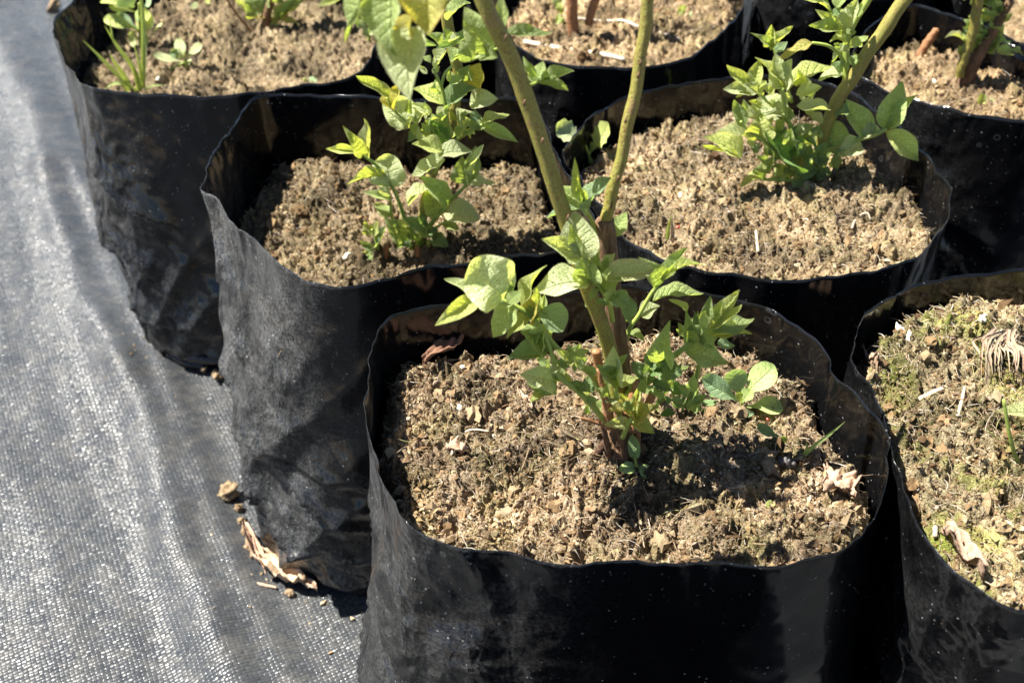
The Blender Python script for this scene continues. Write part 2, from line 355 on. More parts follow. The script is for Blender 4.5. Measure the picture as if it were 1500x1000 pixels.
# ------------------------------------------------------------------ grow bags
H = .26; NB, MBR = 216, 96
def pp(s): return [tuple(float(v) for v in q.split(',')) for q in s.split()]
def make_bag(rim_px, base_c, base_r, label, seed, lean=0., wr=1.0, dusty=.2, creases=()):
    rim = np.array([PZ(p[0], p[1], H+(p[2] if len(p) > 2 else 0)) for p in rim_px])
    # uniform arc length resample
    C = catmull(rim, 1200, True); L = np.linalg.norm(np.roll(C, -1, 0)-C, axis=1); s = np.concatenate([[0], np.cumsum(L)])
    q = np.linspace(0, s[-1], NB, endpoint=False); C = np.vstack([C, C[:1]])
    rim = np.stack([np.interp(q, s, C[:, k]) for k in range(3)], 1)
    area = .5*np.sum(rim[:, 0]*np.roll(rim[:, 1], -1)-np.roll(rim[:, 0], -1)*rim[:, 1])
    if area < 0: rim = rim[::-1]
    cen = rim[:, :2].mean(0)
    ang = np.unwrap(np.arctan2(rim[:, 1]-cen[1], rim[:, 0]-cen[0]))
    ang = .55*ang+.45*(ang[0]+np.arange(NB)*2*np.pi/NB)
    ca, sa = np.cos(ang), np.sin(ang); e = 2/3.2
    base = np.stack([base_c[0]+base_r[0]*np.sign(ca)*np.abs(ca)**e, base_c[1]+base_r[1]*np.sign(sa)*np.abs(sa)**e], 1)
    V = np.zeros((MBR, NB, 3)); UV = np.zeros((MBR, NB, 2))
    per = s[-1]
    for i in range(MBR):
        t = i/(MBR-1); k = t**.9*.25+sstep(0, 1, t)*.75
        P = rim[:, :2]*(1-k)+base*k
        out = P-P.mean(0); out /= np.linalg.norm(out, axis=1)[:, None]
        th = np.arange(NB)/NB*2*np.pi; cx, cy = np.cos(th)*per/6.283, np.sin(th)*per/6.283
        z = rim[:, 2]*(1-t)
        arc = np.arange(NB)/NB*per
        # long slanting folds, soft dents, crushed bottom
        def cyc(fx, fz, sh, sd): # periodic around
            return perlin((cx+sh*z)*fx+z*fz, (cy-sh*z)*fx+z*fz*.6, sd)
        fold = 1-2*np.abs(cyc(17, 5, .55, seed)); fold2 = 1-2*np.abs(cyc(28, -9, -.5, seed+3))
        am = wr*(.15+.85*sstep(.08, .75, t))
        d = am*(.0030*fold+.0016*fold2+.0035*cyc(9, 4, 0, seed+7)) + .0011*cyc(42, 12, .3, seed+9)*am
        d += .004*np.sin(np.pi*min(1, t*1.05))**2*wr*.8
        d -= .010*sstep(.93, 1, t)
        d += (1-sstep(0, .22, t))*(.0045*(np.abs(cyc(26, 0, 0, seed+15))-.25)+.0020*(np.abs(cyc(75, 0, .1, seed+17))-.25))
        phi = np.degrees(np.arctan2(P[:, 1]-base_c[1], P[:, 0]-base_c[0])) % 360
        for f0, z0_, f1, z1_, sag, am_, wd_ in creases:          # sharp folds: a lip above, a tuck below
            q_ = (phi-f0)/(f1-f0); zl = z0_+(z1_-z0_)*q_+sag*4*q_*(1-q_); e_ = sstep(-.02, .12, q_)*(1-sstep(.85, 1.05, q_))
            u_ = (z-zl)/wd_
            d = d+am_*e_*np.where(u_ > 0, np.exp(-np.abs(u_)*.7), np.exp(-np.abs(u_)*3)*1.5-.5*np.exp(-np.abs(u_)*.6))
        P = P+out*d[:, None]
        z = z+(1-sstep(0, .06, t))*(.0022*cyc(22, 0, 0, seed+1)+.0010*cyc(70, 0, 0, seed+2))
        V[i] = np.concatenate([P, z[:, None]], 1)
        UV[i] = np.stack([np.arange(NB)/NB, np.full(NB, 1-t)], 1)
    V[..., 2] = np.maximum(V[..., 2], .0015)
    org = np.array([base_c[0], base_c[1], 0.])
    k = np.arange(NB); kn = (k+1) % NB
    F = np.concatenate([np.stack([(i+1)*NB+k, (i+1)*NB+kn, i*NB+kn, i*NB+k], 1) for i in range(MBR-1)])
    VV = V.reshape(-1, 3)-org
    bc = len(VV); VV = np.vstack([VV, [[0, 0, .0015]]])
    bot = np.stack([(MBR-1)*NB+k, np.full(NB, bc), (MBR-1)*NB+kn], 1)
    F3 = np.vstack([F[:, [0, 1, 2]], F[:, [0, 2, 3]], bot])
    O = V[..., :2]-V[..., :2].mean(1, keepdims=True); O = O/np.linalg.norm(O, axis=2, keepdims=True)
    side = sstep(.40, .85, -O[..., 0]*.9-O[..., 1]*.30)+.35*sstep(.9, 1, O[..., 0])
    hgt = np.linspace(0, 1, MBR)[:, None]
    crk = np.clip(side*(.45+.7*sstep(0, .3, hgt))+.35*sstep(.45, .95, hgt), 0, 1)
    dst = np.clip(sstep(.35, .9, -O[..., 0]*.9-O[..., 1]*.35)+.25*sstep(.6, 1, hgt), 0, 1)
    cc = np.stack([crk.ravel(), dst.ravel()*dusty, dst.ravel()*0], 1); cc = np.vstack([cc, [[0, 0, 0]]])
    me = mesh_np('grow_bag', VV, F3, M_FILM, True, None, cc)
    o = link('grow_bag', me); o.location = Vector(org)
    md = o.modifiers.new('film', 'SOLIDIFY'); md.thickness = .0002; md.offset = -1
    tag(o, label, 'grow bag', 'black plastic grow bags set in rows')
    return o, V
def wall_at(V, z):
    """polygon of the wall at height z"""
    out = []
    for k in range(V.shape[1]):
        zz = V[:, k, 2]; out.append([np.interp(-z, -zz, V[:, k, 0]), np.interp(-z, -zz, V[:, k, 1])])
    return np.array(out)
# ------------------------------------------------------------------ soil
def inside_dist(P, X, Y):
    """signed distance to the closed polygon P, positive inside"""
    best = np.full(X.shape, 1e9); ins = np.zeros(X.shape, bool); n = len(P)
    for k in range(n):
        ax, ay = P[k]; bx, by = P[(k+1) % n]; dx, dy = bx-ax, by-ay
        t = np.clip(((X-ax)*dx+(Y-ay)*dy)/(dx*dx+dy*dy+1e-12), 0, 1)
        best = np.minimum(best, (X-ax-t*dx)**2+(Y-ay-t*dy)**2)
        if dy != 0: ins ^= ((ay > Y) != (by > Y)) & (X < dx*(Y-ay)/dy+ax)
    return np.where(ins, 1, -1)*np.sqrt(best)
ICO = None
def ico():
    global ICO
    if ICO is None:
        p = (1+5**.5)/2
        v = np.array([(-1, p, 0), (1, p, 0), (-1, -p, 0), (1, -p, 0), (0, -1, p), (0, 1, p), (0, -1, -p), (0, 1, -p), (p, 0, -1), (p, 0, 1), (-p, 0, -1), (-p, 0, 1)])
        v /= np.linalg.norm(v[0])
        f = np.array([(0, 11, 5), (0, 5, 1), (0, 1, 7), (0, 7, 10), (0, 10, 11), (1, 5, 9), (5, 11, 4), (11, 10, 2), (10, 7, 6), (7, 1, 8), (3, 9, 4), (3, 4, 2), (3, 2, 6), (3, 6, 8), (3, 8, 9), (4, 9, 5), (2, 4, 11), (6, 2, 10), (8, 6, 7), (9, 8, 1)])
        ICO = v, f
    return ICO
def ico2():
    v, f = ico(); v = [tuple(q) for q in v]; cache = {}; out = []
    def mid(a, b):
        k = (min(a, b), max(a, b))
        if k not in cache:
            m = (np.array(v[a])+np.array(v[b])); m /= np.linalg.norm(m); v.append(tuple(m)); cache[k] = len(v)-1
        return cache[k]
    for a, b, c in f:
        ab, bc, ca = mid(a, b), mid(b, c), mid(c, a); out += [(a, ab, ca), (b, bc, ab), (c, ca, bc), (ab, bc, ca)]
    return np.array(v), np.array(out)
def octa():
    v = np.array([(1, 0, 0), (-1, 0, 0), (0, 1, 0), (0, -1, 0), (0, 0, 1), (0, 0, -1)], float)
    return v, np.array([(0, 2, 4), (2, 1, 4), (1, 3, 4), (3, 0, 4), (2, 0, 5), (1, 2, 5), (3, 1, 5), (0, 3, 5)])
def rot_rand(n):
    q = rng.normal(size=(n, 4)); q /= np.linalg.norm(q, axis=1)[:, None]; w, x, y, z = q.T
    return np.stack([np.stack([1-2*(y*y+z*z), 2*(x*y-z*w), 2*(x*z+y*w)], 1), np.stack([2*(x*y+z*w), 1-2*(x*x+z*z), 2*(y*z-x*w)], 1), np.stack([2*(x*z-y*w), 2*(y*z+x*w), 1-2*(x*x+y*y)], 1)], 1)
SOILS = {}
def make_soil(key, V, z0, label, res, seed, mat, tint, n_crumb, n_fib, slope=(0, 0), inset=.0015, feats=(), gap=.004, moss=.12):
    P = wall_at(V, z0)
    x0, y0 = P.min(0); x1, y1 = P.max(0); cx, cy = P.mean(0)
    xs = np.arange(x0, x1, res); ys = np.arange(y0, y1, res); X, Y = np.meshgrid(xs, ys)
    D = inside_dist(P, X, Y)
    X2 = X+.004*perlin(X*90, Y*90, seed+1); Y2 = Y+.004*perlin(X*90, Y*90, seed+2)
    def bil(f, sd): return np.abs(perlin(X2*f, Y2*f, sd))
    h = .006*perlin(X*22, Y*22, seed)+.0060*(bil(36, seed+40)-.3)
    h += .0090*(bil(75, seed+3)-.3)+.0070*(bil(170, seed+4)-.3)
    h += .0032*perlin(X2*330, Y2*330, seed+5)+.0014*(bil(560, seed+8)-.3)+.0009*perlin(X*1000, Y*1000, seed+6)
    Z = z0+h+slope[0]*(X-cx)+slope[1]*(Y-cy)
    for fx, fy, fr, fh in feats: Z += fh*np.exp(-((X-fx)**2+(Y-fy)**2)/fr**2)
    gp = gap*(.5+.9*perlin(X*28, Y*28, seed+12))
    Z -= .016*(1-sstep(0, .011, D-np.maximum(gp, 0)))**1.6
    keep = D > inset
    idx = -np.ones(X.shape, int); nyy, nxx = X.shape
    fk = keep[:-1, :-1] & keep[1:, :-1] & keep[:-1, 1:] & keep[1:, 1:]
    used = np.zeros(X.shape, bool)
    for a in (0, 1):
        for b in (0, 1): used[a:nyy-1+a, b:nxx-1+b] |= fk
    idx[used] = np.arange(used.sum())
    Fq = np.stack([idx[:-1, :-1][fk], idx[:-1, 1:][fk], idx[1:, 1:][fk], idx[1:, :-1][fk]], 1)
    org = np.array([cx, cy, z0])
    tn = .80+.75*perlin(X*26, Y*26, seed+20)+.3*perlin(X*120, Y*120, seed+22)+.25*perlin(X*260, Y*260, seed+21)
    tn = np.clip(tn, .35, 1.5)
    mk_ = (sstep(.05, .45, perlin(X*38, Y*38, seed+50))*moss)[..., None]; colr = np.stack([tn, tn, tn], -1)*np.array(tint); colr = colr*(1-mk_)+colr*mk_*np.array([.82, 1.0, .52])
    me = mesh_np('soil', np.stack([X[used], Y[used], Z[used]], 1)-org, Fq, mat, True, None, colr[used])
    o = link('soil', me); o.location = Vector(org); tag(o, label, 'soil', kind='stuff')
    def height(px, py):
        i = np.clip(np.round((np.asarray(py)-y0)/res).astype(int), 0, nyy-1); j = np.clip(np.round((np.asarray(px)-x0)/res).astype(int), 0, nxx-1)
        return Z[i, j], D[i, j]
    # loose crumbs
    pal = np.array([(.36, .27, .17), (.29, .195, .11), (.43, .34, .23), (.19, .12, .065), (.52, .43, .31), (.11, .065, .037), (.32, .21, .125), (.55, .47, .36)])*np.array([.80, .79, .74])*np.array(tint)
    n = n_crumb; cxs = rng.uniform(x0, x1, n*2); cys = rng.uniform(y0, y1, n*2)
    zz, dd = height(cxs, cys); ok = (dd > inset+.001) & (perlin(cxs*60, cys*60, seed+30) > -.35+.5*rng.normal(size=2*n)*.4)
    cxs, cys, zz = cxs[ok][:n], cys[ok][:n], zz[ok][:n]; n = len(cxs)
    iv, jf = octa()
    sz = np.exp(rng.normal(math.log(.00050), .55, n)).clip(.0002, .0030)
    sc = sz[:, None]*np.stack([rng.uniform(.9, 1.8, n), rng.uniform(.6, 1.2, n), rng.uniform(.45, .9, n)], 1)
    Rm = rot_rand(n)
    v = iv[None]*(1+.38*rng.normal(size=(n, 6, 1)).clip(-1, 1.2))*sc[:, None, :]
    v = np.einsum('nij,nkj->nki', Rm, v)+np.stack([cxs, cys, zz+sz*.15], 1)[:, None, :]
    F = (jf[None]+np.arange(n)[:, None, None]*6).reshape(-1, 3)
    cc = pal[rng.choice(len(pal), n, p=[.23, .22, .13, .18, .07, .09, .075, .005])]*rng.uniform(.75, 1.25, (n, 1))*np.clip(.86+.7*perlin(cxs*26, cys*26, seed+20), .42, 1.3)[:, None]
    mk_ = sstep(.05, .45, perlin(cxs*38, cys*38, seed+50))[:, None]*moss; cc = cc*(1-mk_)+mk_*cc*np.array([.82, 1.0, .52])
    me = mesh_np('soil_crumbs', v.reshape(-1, 3)-org, F, M_CRUMB, False, None, np.repeat(cc, 6, 0))
    tag(link('soil_crumbs', me, o), kind='stuff')
    # larger clods, half sunk
    n = n_crumb//150; kx = rng.uniform(x0, x1, n*2); ky = rng.uniform(y0, y1, n*2); zz, dd = height(kx, ky); ok = dd > .008
    kx, ky, zz = kx[ok][:n], ky[ok][:n], zz[ok][:n]; n = len(kx)
    iv, jf = ico2(); sz = np.exp(rng.normal(math.log(.0021), .42, n)).clip(.0012, .0055)
    u_ = iv[None]*3+rng.uniform(0, 60, (n, 1, 3))
    bump_ = 1+.55*perlin(u_[..., 0], u_[..., 1]+u_[..., 2]*.7)+.35*perlin(u_[..., 1]*2.3, u_[..., 2]*2.3)+.12*rng.normal(size=u_.shape[:2])
    v = iv[None]*bump_[..., None]*sz[:, None, None]*rng.uniform(.7, 1.3, (n, 1, 3))+np.stack([kx, ky, zz-sz*.3], 1)[:, None, :]
    cc = pal[rng.choice(len(pal), n, p=[.3, .3, .03, .2, 0, .07, .1, 0])]*rng.uniform(.8, 1.15, (n, 1))
    me = mesh_np('soil_clods', v.reshape(-1, 3)-org, (jf[None]+np.arange(n)[:, None, None]*len(iv)).reshape(-1, 3), M_CRUMB, False, None, np.repeat(cc, len(iv), 0))
    tag(link('soil_clods', me, o), kind='stuff')
    # root fibres and chaff
    n = n_fib; fx = rng.uniform(x0, x1, n*2); fy = rng.uniform(y0, y1, n*2); zz, dd = height(fx, fy); ok = dd > .006
    fx, fy, zz = fx[ok][:n], fy[ok][:n], zz[ok][:n]; n = len(fx)
    Ln = np.exp(rng.normal(math.log(.0042), .55, n)).clip(.0015, .020); a = rng.uniform(0, 6.283, n); bend = rng.normal(0, 1.5, n); el = rng.normal(.05, .28, n)
    wd = np.exp(rng.normal(math.log(.00013), .4, n)).clip(.00008, .0004)
    pts = []
    px, py, pz = fx.copy(), fy.copy(), zz+.0004
    for s in range(5):
        pts.append(np.stack([px, py, pz], 1)); aa = a+bend*s/4
        px = px+np.cos(aa)*np.cos(el)*Ln/4; py = py+np.sin(aa)*np.cos(el)*Ln/4
        gz, _ = height(px, py); pz = np.maximum(pz+np.sin(el-.12*s)*Ln/4, gz+.0002) if s else pz+np.sin(el)*Ln/4
    pts = np.stack(pts, 1)                                  # n,5,3
    side = np.stack([-np.sin(a), np.cos(a), np.zeros(n)], 1)
    upv = np.array([0, 0, 1.])
    prof = [(0, 1), (-.87, -.5), (.87, -.5)]
    taper = np.array([.7, 1, 1, .9, .35])
    v = np.stack([pts+(p[0]*side[:, None, :]+p[1]*upv)*(wd[:, None]*taper)[..., None] for p in prof], 2)   # n,5,3,3
    F = []
    for s in range(4):
        for k in range(3):
            q = [s*3+k, s*3+(k+1) % 3, (s+1)*3+(k+1) % 3, (s+1)*3+k]; F += [(q[0], q[1], q[2]), (q[0], q[2], q[3])]
    F = (np.array(F)[None]+np.arange(n)[:, None, None]*15).reshape(-1, 3)
    pal2 = np.array([(.48, .38, .26), (.36, .26, .16), (.62, .55, .45), (.22, .14, .08), (.42, .40, .17)])
    cc = pal2[rng.choice(5, n, p=[.35, .3, .15, .15, .05])]*rng.uniform(.75, 1.2, (n, 1))
    me = mesh_np('root_fibres', v.reshape(-1, 3)-org, F, M_CRUMB, True, None, np.repeat(cc, 15, 0))
    tag(link('root_fibres', me, o), kind='stuff')
    SOILS[key] = height
    return o

BAGS = {
 'A': (pp('558,475 600,455 680,440 760,432 850,426 950,422 1030,425 1100,440 1150,465 1195,505 1217,528 1223,548 1262,592 1296,638 1302,672 1295,722 1278,765 1240,800 1190,815 1140,823 1000,819 900,822 800,814 720,806 660,797 600,775 572,735 553,697 553,672 542,625 537,585 541,545 550,505'),
       (.036, .350), (.127, .098), 'nearest black grow bag at front centre holding the tall two-caned plant'),
 'B': (pp('300,275 308,232 335,190 368,150 392,138 450,136 548,144 650,146 740,145 780,148 790,168 800,192 812,224 835,258 858,293 874,330 868,357 830,368 760,372 680,380 600,396 545,412 500,418 460,415 420,398 385,365 345,318 318,292'),
       (-.081, .571), (.110, .123), 'black grow bag with dusty grey left side, middle of the three along the fabric'),
 'C': (pp('80,50 84,28 105,3 150,-40 230,-75 330,-90 430,-85 510,-60 550,-20 560,30 553,65 530,102 495,117 440,122 370,133 300,139 210,137 150,131 119,121 98,90'),
       (-.226, .822), (.112, .115), 'black grow bag at far left with grass growing at its front edge'),
 'D': (pp('910,340 960,373 1030,394 1100,402 1180,408 1260,400 1330,380 1368,347 1388,315 1391,280 1368,238 1330,200 1290,165 1250,135 1200,118 1130,112 1060,115 980,125 912,143 872,167 845,190 829,212 826,228 836,245 860,270 885,305'),
       (.150, .565), (.108, .112), 'black grow bag holding the leaning bushy plant, directly behind the nearest bag'),
 'E': (pp('770,75 800,86 840,95 920,100 975,92 1000,85 1035,65 1060,45 1082,20 1090,-5 1080,-45 1020,-80 930,-95 840,-90 770,-60 730,-15 728,25 742,55'),
       (.110, .850), (.108, .115), 'black grow bag at top centre holding two brown stems and pale twigs'),
 'F': (pp('1250,100 1300,130 1350,147 1400,160 1500,178 1580,180 1630,160 1640,130 1600,95 1500,62 1415,30 1340,8 1290,25 1258,60'),
       (.385, .710), (.105, .095), 'black grow bag at right edge behind the leaning plant, water-spotted front'),
 'G': (pp('1470,60 1560,78 1660,65 1740,25 1750,-30 1700,-70 1600,-85 1520,-75 1470,-45 1450,0 1452,35'),
       (.575, .830), (.10, .10), 'black grow bag only just in view at the upper right corner'),
 'H': (pp('1250,536 1248,508 1264,474 1300,440 1335,420 1400,405 1500,392 1620,395 1720,430 1790,500 1830,600 1835,700 1800,790 1720,860 1620,900 1500,893 1430,856 1390,828 1352,790 1330,735 1316,680 1299,620 1273,568'),
       (.285, .335), (.118, .108), 'black grow bag at right edge, filled with mossy soil and beside the nearest bag'),
 'L': (pp('640,1100 760,1070 900,1065 1040,1085 1140,1130 1180,1230 1150,1350 1040,1430 860,1450 700,1400 620,1290 605,1180'),
       (.055, .105), (.088, .085), 'added unseen black grow bag before the nearest bag, darkening the reflection on its front'),  # unseen bag, added to darken what the nearest bag's front reflects
 'J': (pp('575,-40 610,-22 660,-20 705,-35 720,-70 700,-110 650,-125 590,-115 565,-80'),
       (-.045, .985), (.075, .09), 'black grow bag at the back between far left bag and top centre bag'),
 'K': (pp('1400,-55 1440,-42 1500,-50 1530,-85 1510,-120 1450,-130 1400,-110'),
       (.48, .985), (.085, .085), 'black grow bag at the back behind the shaded plant of the right edge bag'),
 'I': (pp('1106,-50 1130,-22 1190,-6 1260,-4 1330,-14 1375,-45 1380,-85 1330,-125 1250,-140 1170,-135 1112,-100'),
       (.315, .955), (.112, .10), 'black grow bag at the back, between top centre bag and right edge bag'),
}
BV = {}
for n_, (k, (rim, bc, br, lab)) in enumerate(BAGS.items()):
    o, V = make_bag(rim, bc, br, lab, 40+n_*13, wr={'A': 1.2, 'B': 2.1, 'C': 1.8}.get(k, 1.0), dusty={'A': .22, 'B': .52, 'C': .24}.get(k, .05),
                    creases={'B': [(188, .150, 262, .075, .012, .010*.9, .011), (190, .085, 255, .030, .010, .006, .009), (225, .060, 275, .050, -.006, .006, .008), (182, .205, 215, .165, 0, .004, .010), (215, .12, 270, .115, .008, .004, .009)],
                             'C': [(195, .185, 250, .145, .006, .006, .010), (190, .115, 240, .075, .006, .006, .010), (205, .055, 265, .040, 0, .005, .008), (200, .150, 225, .105, 0, .005, .009)],
                             'A': [(178, .215, 222, .150, .006, .004, .008), (185, .160, 232, .095, .008, .005, .009), (176, .120, 215, .050, 0, .005, .009), (285, .16, 325, .11, .004, .003, .009)],
                             'F': [(200, .20, 250, .16, .004, .004, .009)], 'H': [(190, .19, 235, .12, .006, .005, .010), (205, .14, 250, .10, 0, .004, .009)]}.get(k, ())); BV[k] = V
    if k == 'C':
        P = [PZ(243, 508, .012), PZ(270, 519, .009), PZ(300, 526, .010), PZ(325, 528, .013)]; org_ = np.array([bc[0], bc[1], 0])
        f_ = tube('bottom_fold', P, [.004, .0062, .0055, .003], M_FILM, o, org_, sides=10, n=20, rough=.05)
        P = [PZ(246, 520, .004), PZ(275, 531, .003), PZ(300, 536, .003)]
        tube('bottom_fold', P, [.003, .0042, .003], M_FILM, o, org_, sides=10, n=16, rough=.05)

S_A = m_soil('dry_peat_front', (.085, .052, .028), (.275, .20, .125), (.54, .445, .325), .35)
S_B = m_soil('dry_peat_brown', (.075, .047, .026), (.245, .180, .110), (.47, .385, .270), 0)
S_H = m_soil('mossy_peat', (.095, .068, .034), (.32, .26, .15), (.60, .53, .385), .9)
S_D = m_soil('pale_peat', (.095, .062, .034), (.31, .23, .14), (.56, .46, .325), .3)
ax = PZ(905, 650, .23)
make_soil('A', BV['A'], .230, 'dry brown crumbly soil filling the nearest bag', .00065, 3, S_A, (1, 1, 1), 38000, 7500, feats=[(*PZ(1215, 680, .23)[:2], .022, .008), (*PZ(1180, 580, .23)[:2], .02, .005), (ax[0], ax[1], .032, .011)], moss=.28)
make_soil('B', BV['B'], .203, 'brown fibrous soil in the bag with the dusty left side', .0009, 33, S_B, (.95, .965, .91), 22000, 5000, slope=(.03, .03), feats=[(*PZ(490, 270, .21)[:2], .03, .012)])
make_soil('C', BV['C'], .213, 'dry lumpy soil in the far left bag', .0013, 63, S_B, (.95, .97, .93), 12000, 1800)
make_soil('D', BV['D'], .234, 'pale dry soil in the bag of the leaning bushy plant', .0009, 93, S_D, (1, 1, .96), 24000, 6000, feats=[(*PZ(1245, 250, .235)[:2], .02, .012), (*PZ(1325, 255, .23)[:2], .022, -.03)])
make_soil('E', BV['E'], .236, 'dry soil with twigs in the top centre bag', .0013, 123, S_D, (1.05, 1, .93), 11000, 1600)
make_soil('F', BV['F'], .232, 'dry soil in the water-spotted bag at the right edge', .0012, 153, S_D, (1, .95, .88), 9000, 1400)
make_soil('G', BV['G'], .245, 'soil in the bag at the upper right corner', .0022, 183, S_D, (1, .95, .88), 800, 200)
make_soil('H', BV['H'], .240, 'mossy pale soil in the right edge bag beside the nearest one', .00085, 213, S_H, (1, 1, .95), 24000, 7000, feats=[(*PZ(1330, 500, .24)[:2], .018, .010), (*PZ(1430, 490, .24)[:2], .02, .010)], moss=.8)
make_soil('L', BV['L'], .225, 'soil in the added unseen bag below the lower edge of view', .003, 283, S_D, (1, .95, .88), 300, 60)
make_soil('J', BV['J'], .225, 'soil in the bag behind the hanging leaves, hardly in view', .004, 263, S_D, (1, .95, .88), 200, 60)
make_soil('K', BV['K'], .225, 'soil in the back bag behind the shaded plant, hardly in view', .004, 273, S_D, (1, .95, .88), 200, 60)
make_soil('I', BV['I'], .225, 'soil in the bag at the back, hardly in view', .004, 243, S_D, (1, .95, .88), 200, 60)
def on_soil(key, x, y, z=.23):
    z0 = z
    for _ in range(4):
        p = PZ(x, y, z); h_, d_ = SOILS[key](p[0], p[1]); z = float(h_) if d_ > .013 else max(float(h_), z0-.006)
    return PZ(x, y, z)

# ------------------------------------------------------------------ leaves
SHAPES = {
 'ovate': lambda u: np.sin(np.pi*np.clip(u, 0, 1)**.80)**.85*(1-.25*u),
 'round': lambda u: np.sin(np.pi*np.clip(u, 0, 1)**.90)**.58,
 'lance': lambda u: np.sin(np.pi*np.clip(u, 0, 1)**.85)**1.15,
 'spoon': lambda u: np.where(u < .45, .16+.84*sstep(.1, .62, u), np.sqrt(np.clip(1-((u-.66)/.345)**2, 0, 1))),
 'lobed': lambda u: np.clip(np.where(u < .4, .14+.5*sstep(.15, .5, u), np.sqrt(np.clip(1-((u-.64)/.37)**2, 0, 1)))*(1-.28*np.abs(np.sin(u*15))), 0, 2),
}
_leafcache = {}
def leaf_mesh(shape, var, code, hairy, soft):
    key = (shape, var, code, hairy, soft)
    if key in _leafcache: return _leafcache[key]
    r = random.Random(hash((shape, var)) % 1000 if False else sum(map(ord, shape))*7+var*31)
    nu, nv = (14, 8)
    u = np.linspace(0, 1, nu+1); w = SHAPES[shape](u)*.5; w /= w.max()*2
    w[0] = .012; w[-1] = .0 if shape in ('ovate', 'lance') else .03
    if shape in ('round', 'spoon', 'lobed'): w[-1] = .06
    fold = r.uniform(.2, .85) if not soft else r.uniform(.05, .3)
    wave = r.uniform(.04, .13) if not soft else .015
    bow = r.uniform(-.10, .20); curl = r.uniform(-.28, .14); tw = r.uniform(-.5, .5)
    sidec = r.uniform(-.04, .04); ph = r.uniform(0, 6)
    V = []; UV = []
    for i in range(nu+1):
        for j in range(nv+1):
            v = -1+2*j/nv
            yy = v*w[i]; x = u[i]
            z = bow*4*x*(1-x)+curl*x**3*(1-x)*6
            z += abs(yy)*fold+wave*math.sin(x*9+ph+(2 if v > 0 else 0))*v*v*w[i]*2.5
            z += .014*math.sin(x*22+ph)*math.sin(v*5+ph)*(0 if soft else 1)*(w[i]*2)
            c, s = math.cos(tw*(x-.5)), math.sin(tw*(x-.5))
            yc = sidec*4*x*(1-x)
            V.append((x, yc+yy*c-z*s*.0, z+yy*s)); UV.append((x, j/nv))
    F = []
    for i in range(nu):
        for j in range(nv):
            a = i*(nv+1)+j; F += [(a, a+nv+1, a+nv+2), (a, a+nv+2, a+1)]
    if hairy:                               # downy margin
        for j in (0, nv):
            for i in range(1, nu):
                for k in range(5):
                    f = k/5; a = np.array(V[i*(nv+1)+j]); b = np.array(V[(i+1)*(nv+1)+j]); p = a*(1-f)+b*f
                    o = np.array([r.uniform(-.1, .6), (1 if j else -1)*r.uniform(.5, 1), r.uniform(-.3, .6)]); o *= r.uniform(.018, .034)/np.linalg.norm(o)
                    n0 = len(V); V += [tuple(p), tuple(p+np.array([.0045, 0, 0])), tuple(p+o)]; UV += [(u[i], .0 if j == 0 else 1.)]*3
                    F.append((n0, n0+1, n0+2))
    me = mesh_np('leaf', V, F, LM(code, soft), True, UV); _leafcache[key] = me
    return me
SUNV = np.array(sd)
def place_leaf(root, B, T, wid, code, shape='ovate', roll=0., var=None, hairy=True, soft=False, face=None):
    B, T = np.asarray(B, float), np.asarray(T, float); d = T-B; Ln = np.linalg.norm(d); ex = d/Ln
    nref = np.array(face) if face is not None else (-fw+SUNV*.9)
    n = nref-ex*(nref@ex)
    if np.linalg.norm(n) < .15: n = -fw-ex*(-fw@ex)
    n /= np.linalg.norm(n); ey = np.cross(n, ex)
    c, s = math.cos(roll), math.sin(roll); ey2 = ey*c+n*s; n2 = np.cross(ex, ey2)
    org = np.array(root.location)
    zs = .5*(Ln+wid)
    M = Matrix(((ex[0]*Ln, ey2[0]*wid, n2[0]*zs, B[0]-org[0]), (ex[1]*Ln, ey2[1]*wid, n2[1]*zs, B[1]-org[1]), (ex[2]*Ln, ey2[2]*wid, n2[2]*zs, B[2]-org[2]), (0, 0, 0, 1)))
    if var is None: var = rnd.randrange(14)
    return link('leaf', leaf_mesh(shape, var, code, hairy, soft), root, M)
def leaves(root, Y, table, dy=0., slope=None, shape='ovate', hairy=True, soft=False, jit=.35):
    """rows: base x y, tip x y, width (photo pixels), colour; the plant stands at distance Y"""
    for row in table.strip().split(';'):
        q = row.split()
        if not q: continue
        bx, by, tx, ty, w = map(float, q[:5]); code = q[5]; opt = dict(s.split('=') for s in q[6:])
        y0 = Y+dy+float(opt.get('y', 0))/100
        px = np.linalg.norm(PY(bx+1, by, y0)-PY(bx, by, y0))         # metres per pixel there
        Lp = math.hypot(tx-bx, ty-by)*px
        k = float(opt['k']) if 'k' in opt else ((slope if slope is not None else 0)+rnd.uniform(-jit, jit)-(.25 if ty > by+6 else 0))
        B = PY(bx, by, y0); T = PY(tx, ty, y0+k*Lp)
        # a point farther off along the ray keeps its place in the picture
        ln = np.linalg.norm(T-B)
        place_leaf(root, B, T, w*px*(1.22 if soft else 1.20), code, opt.get('s', shape), R(float(opt['r'])) if 'r' in opt else R(rnd.uniform(-24, 24)), hairy=hairy and code not in 'dDb', soft=soft,
                   var=int(opt['v']) if 'v' in opt else None)
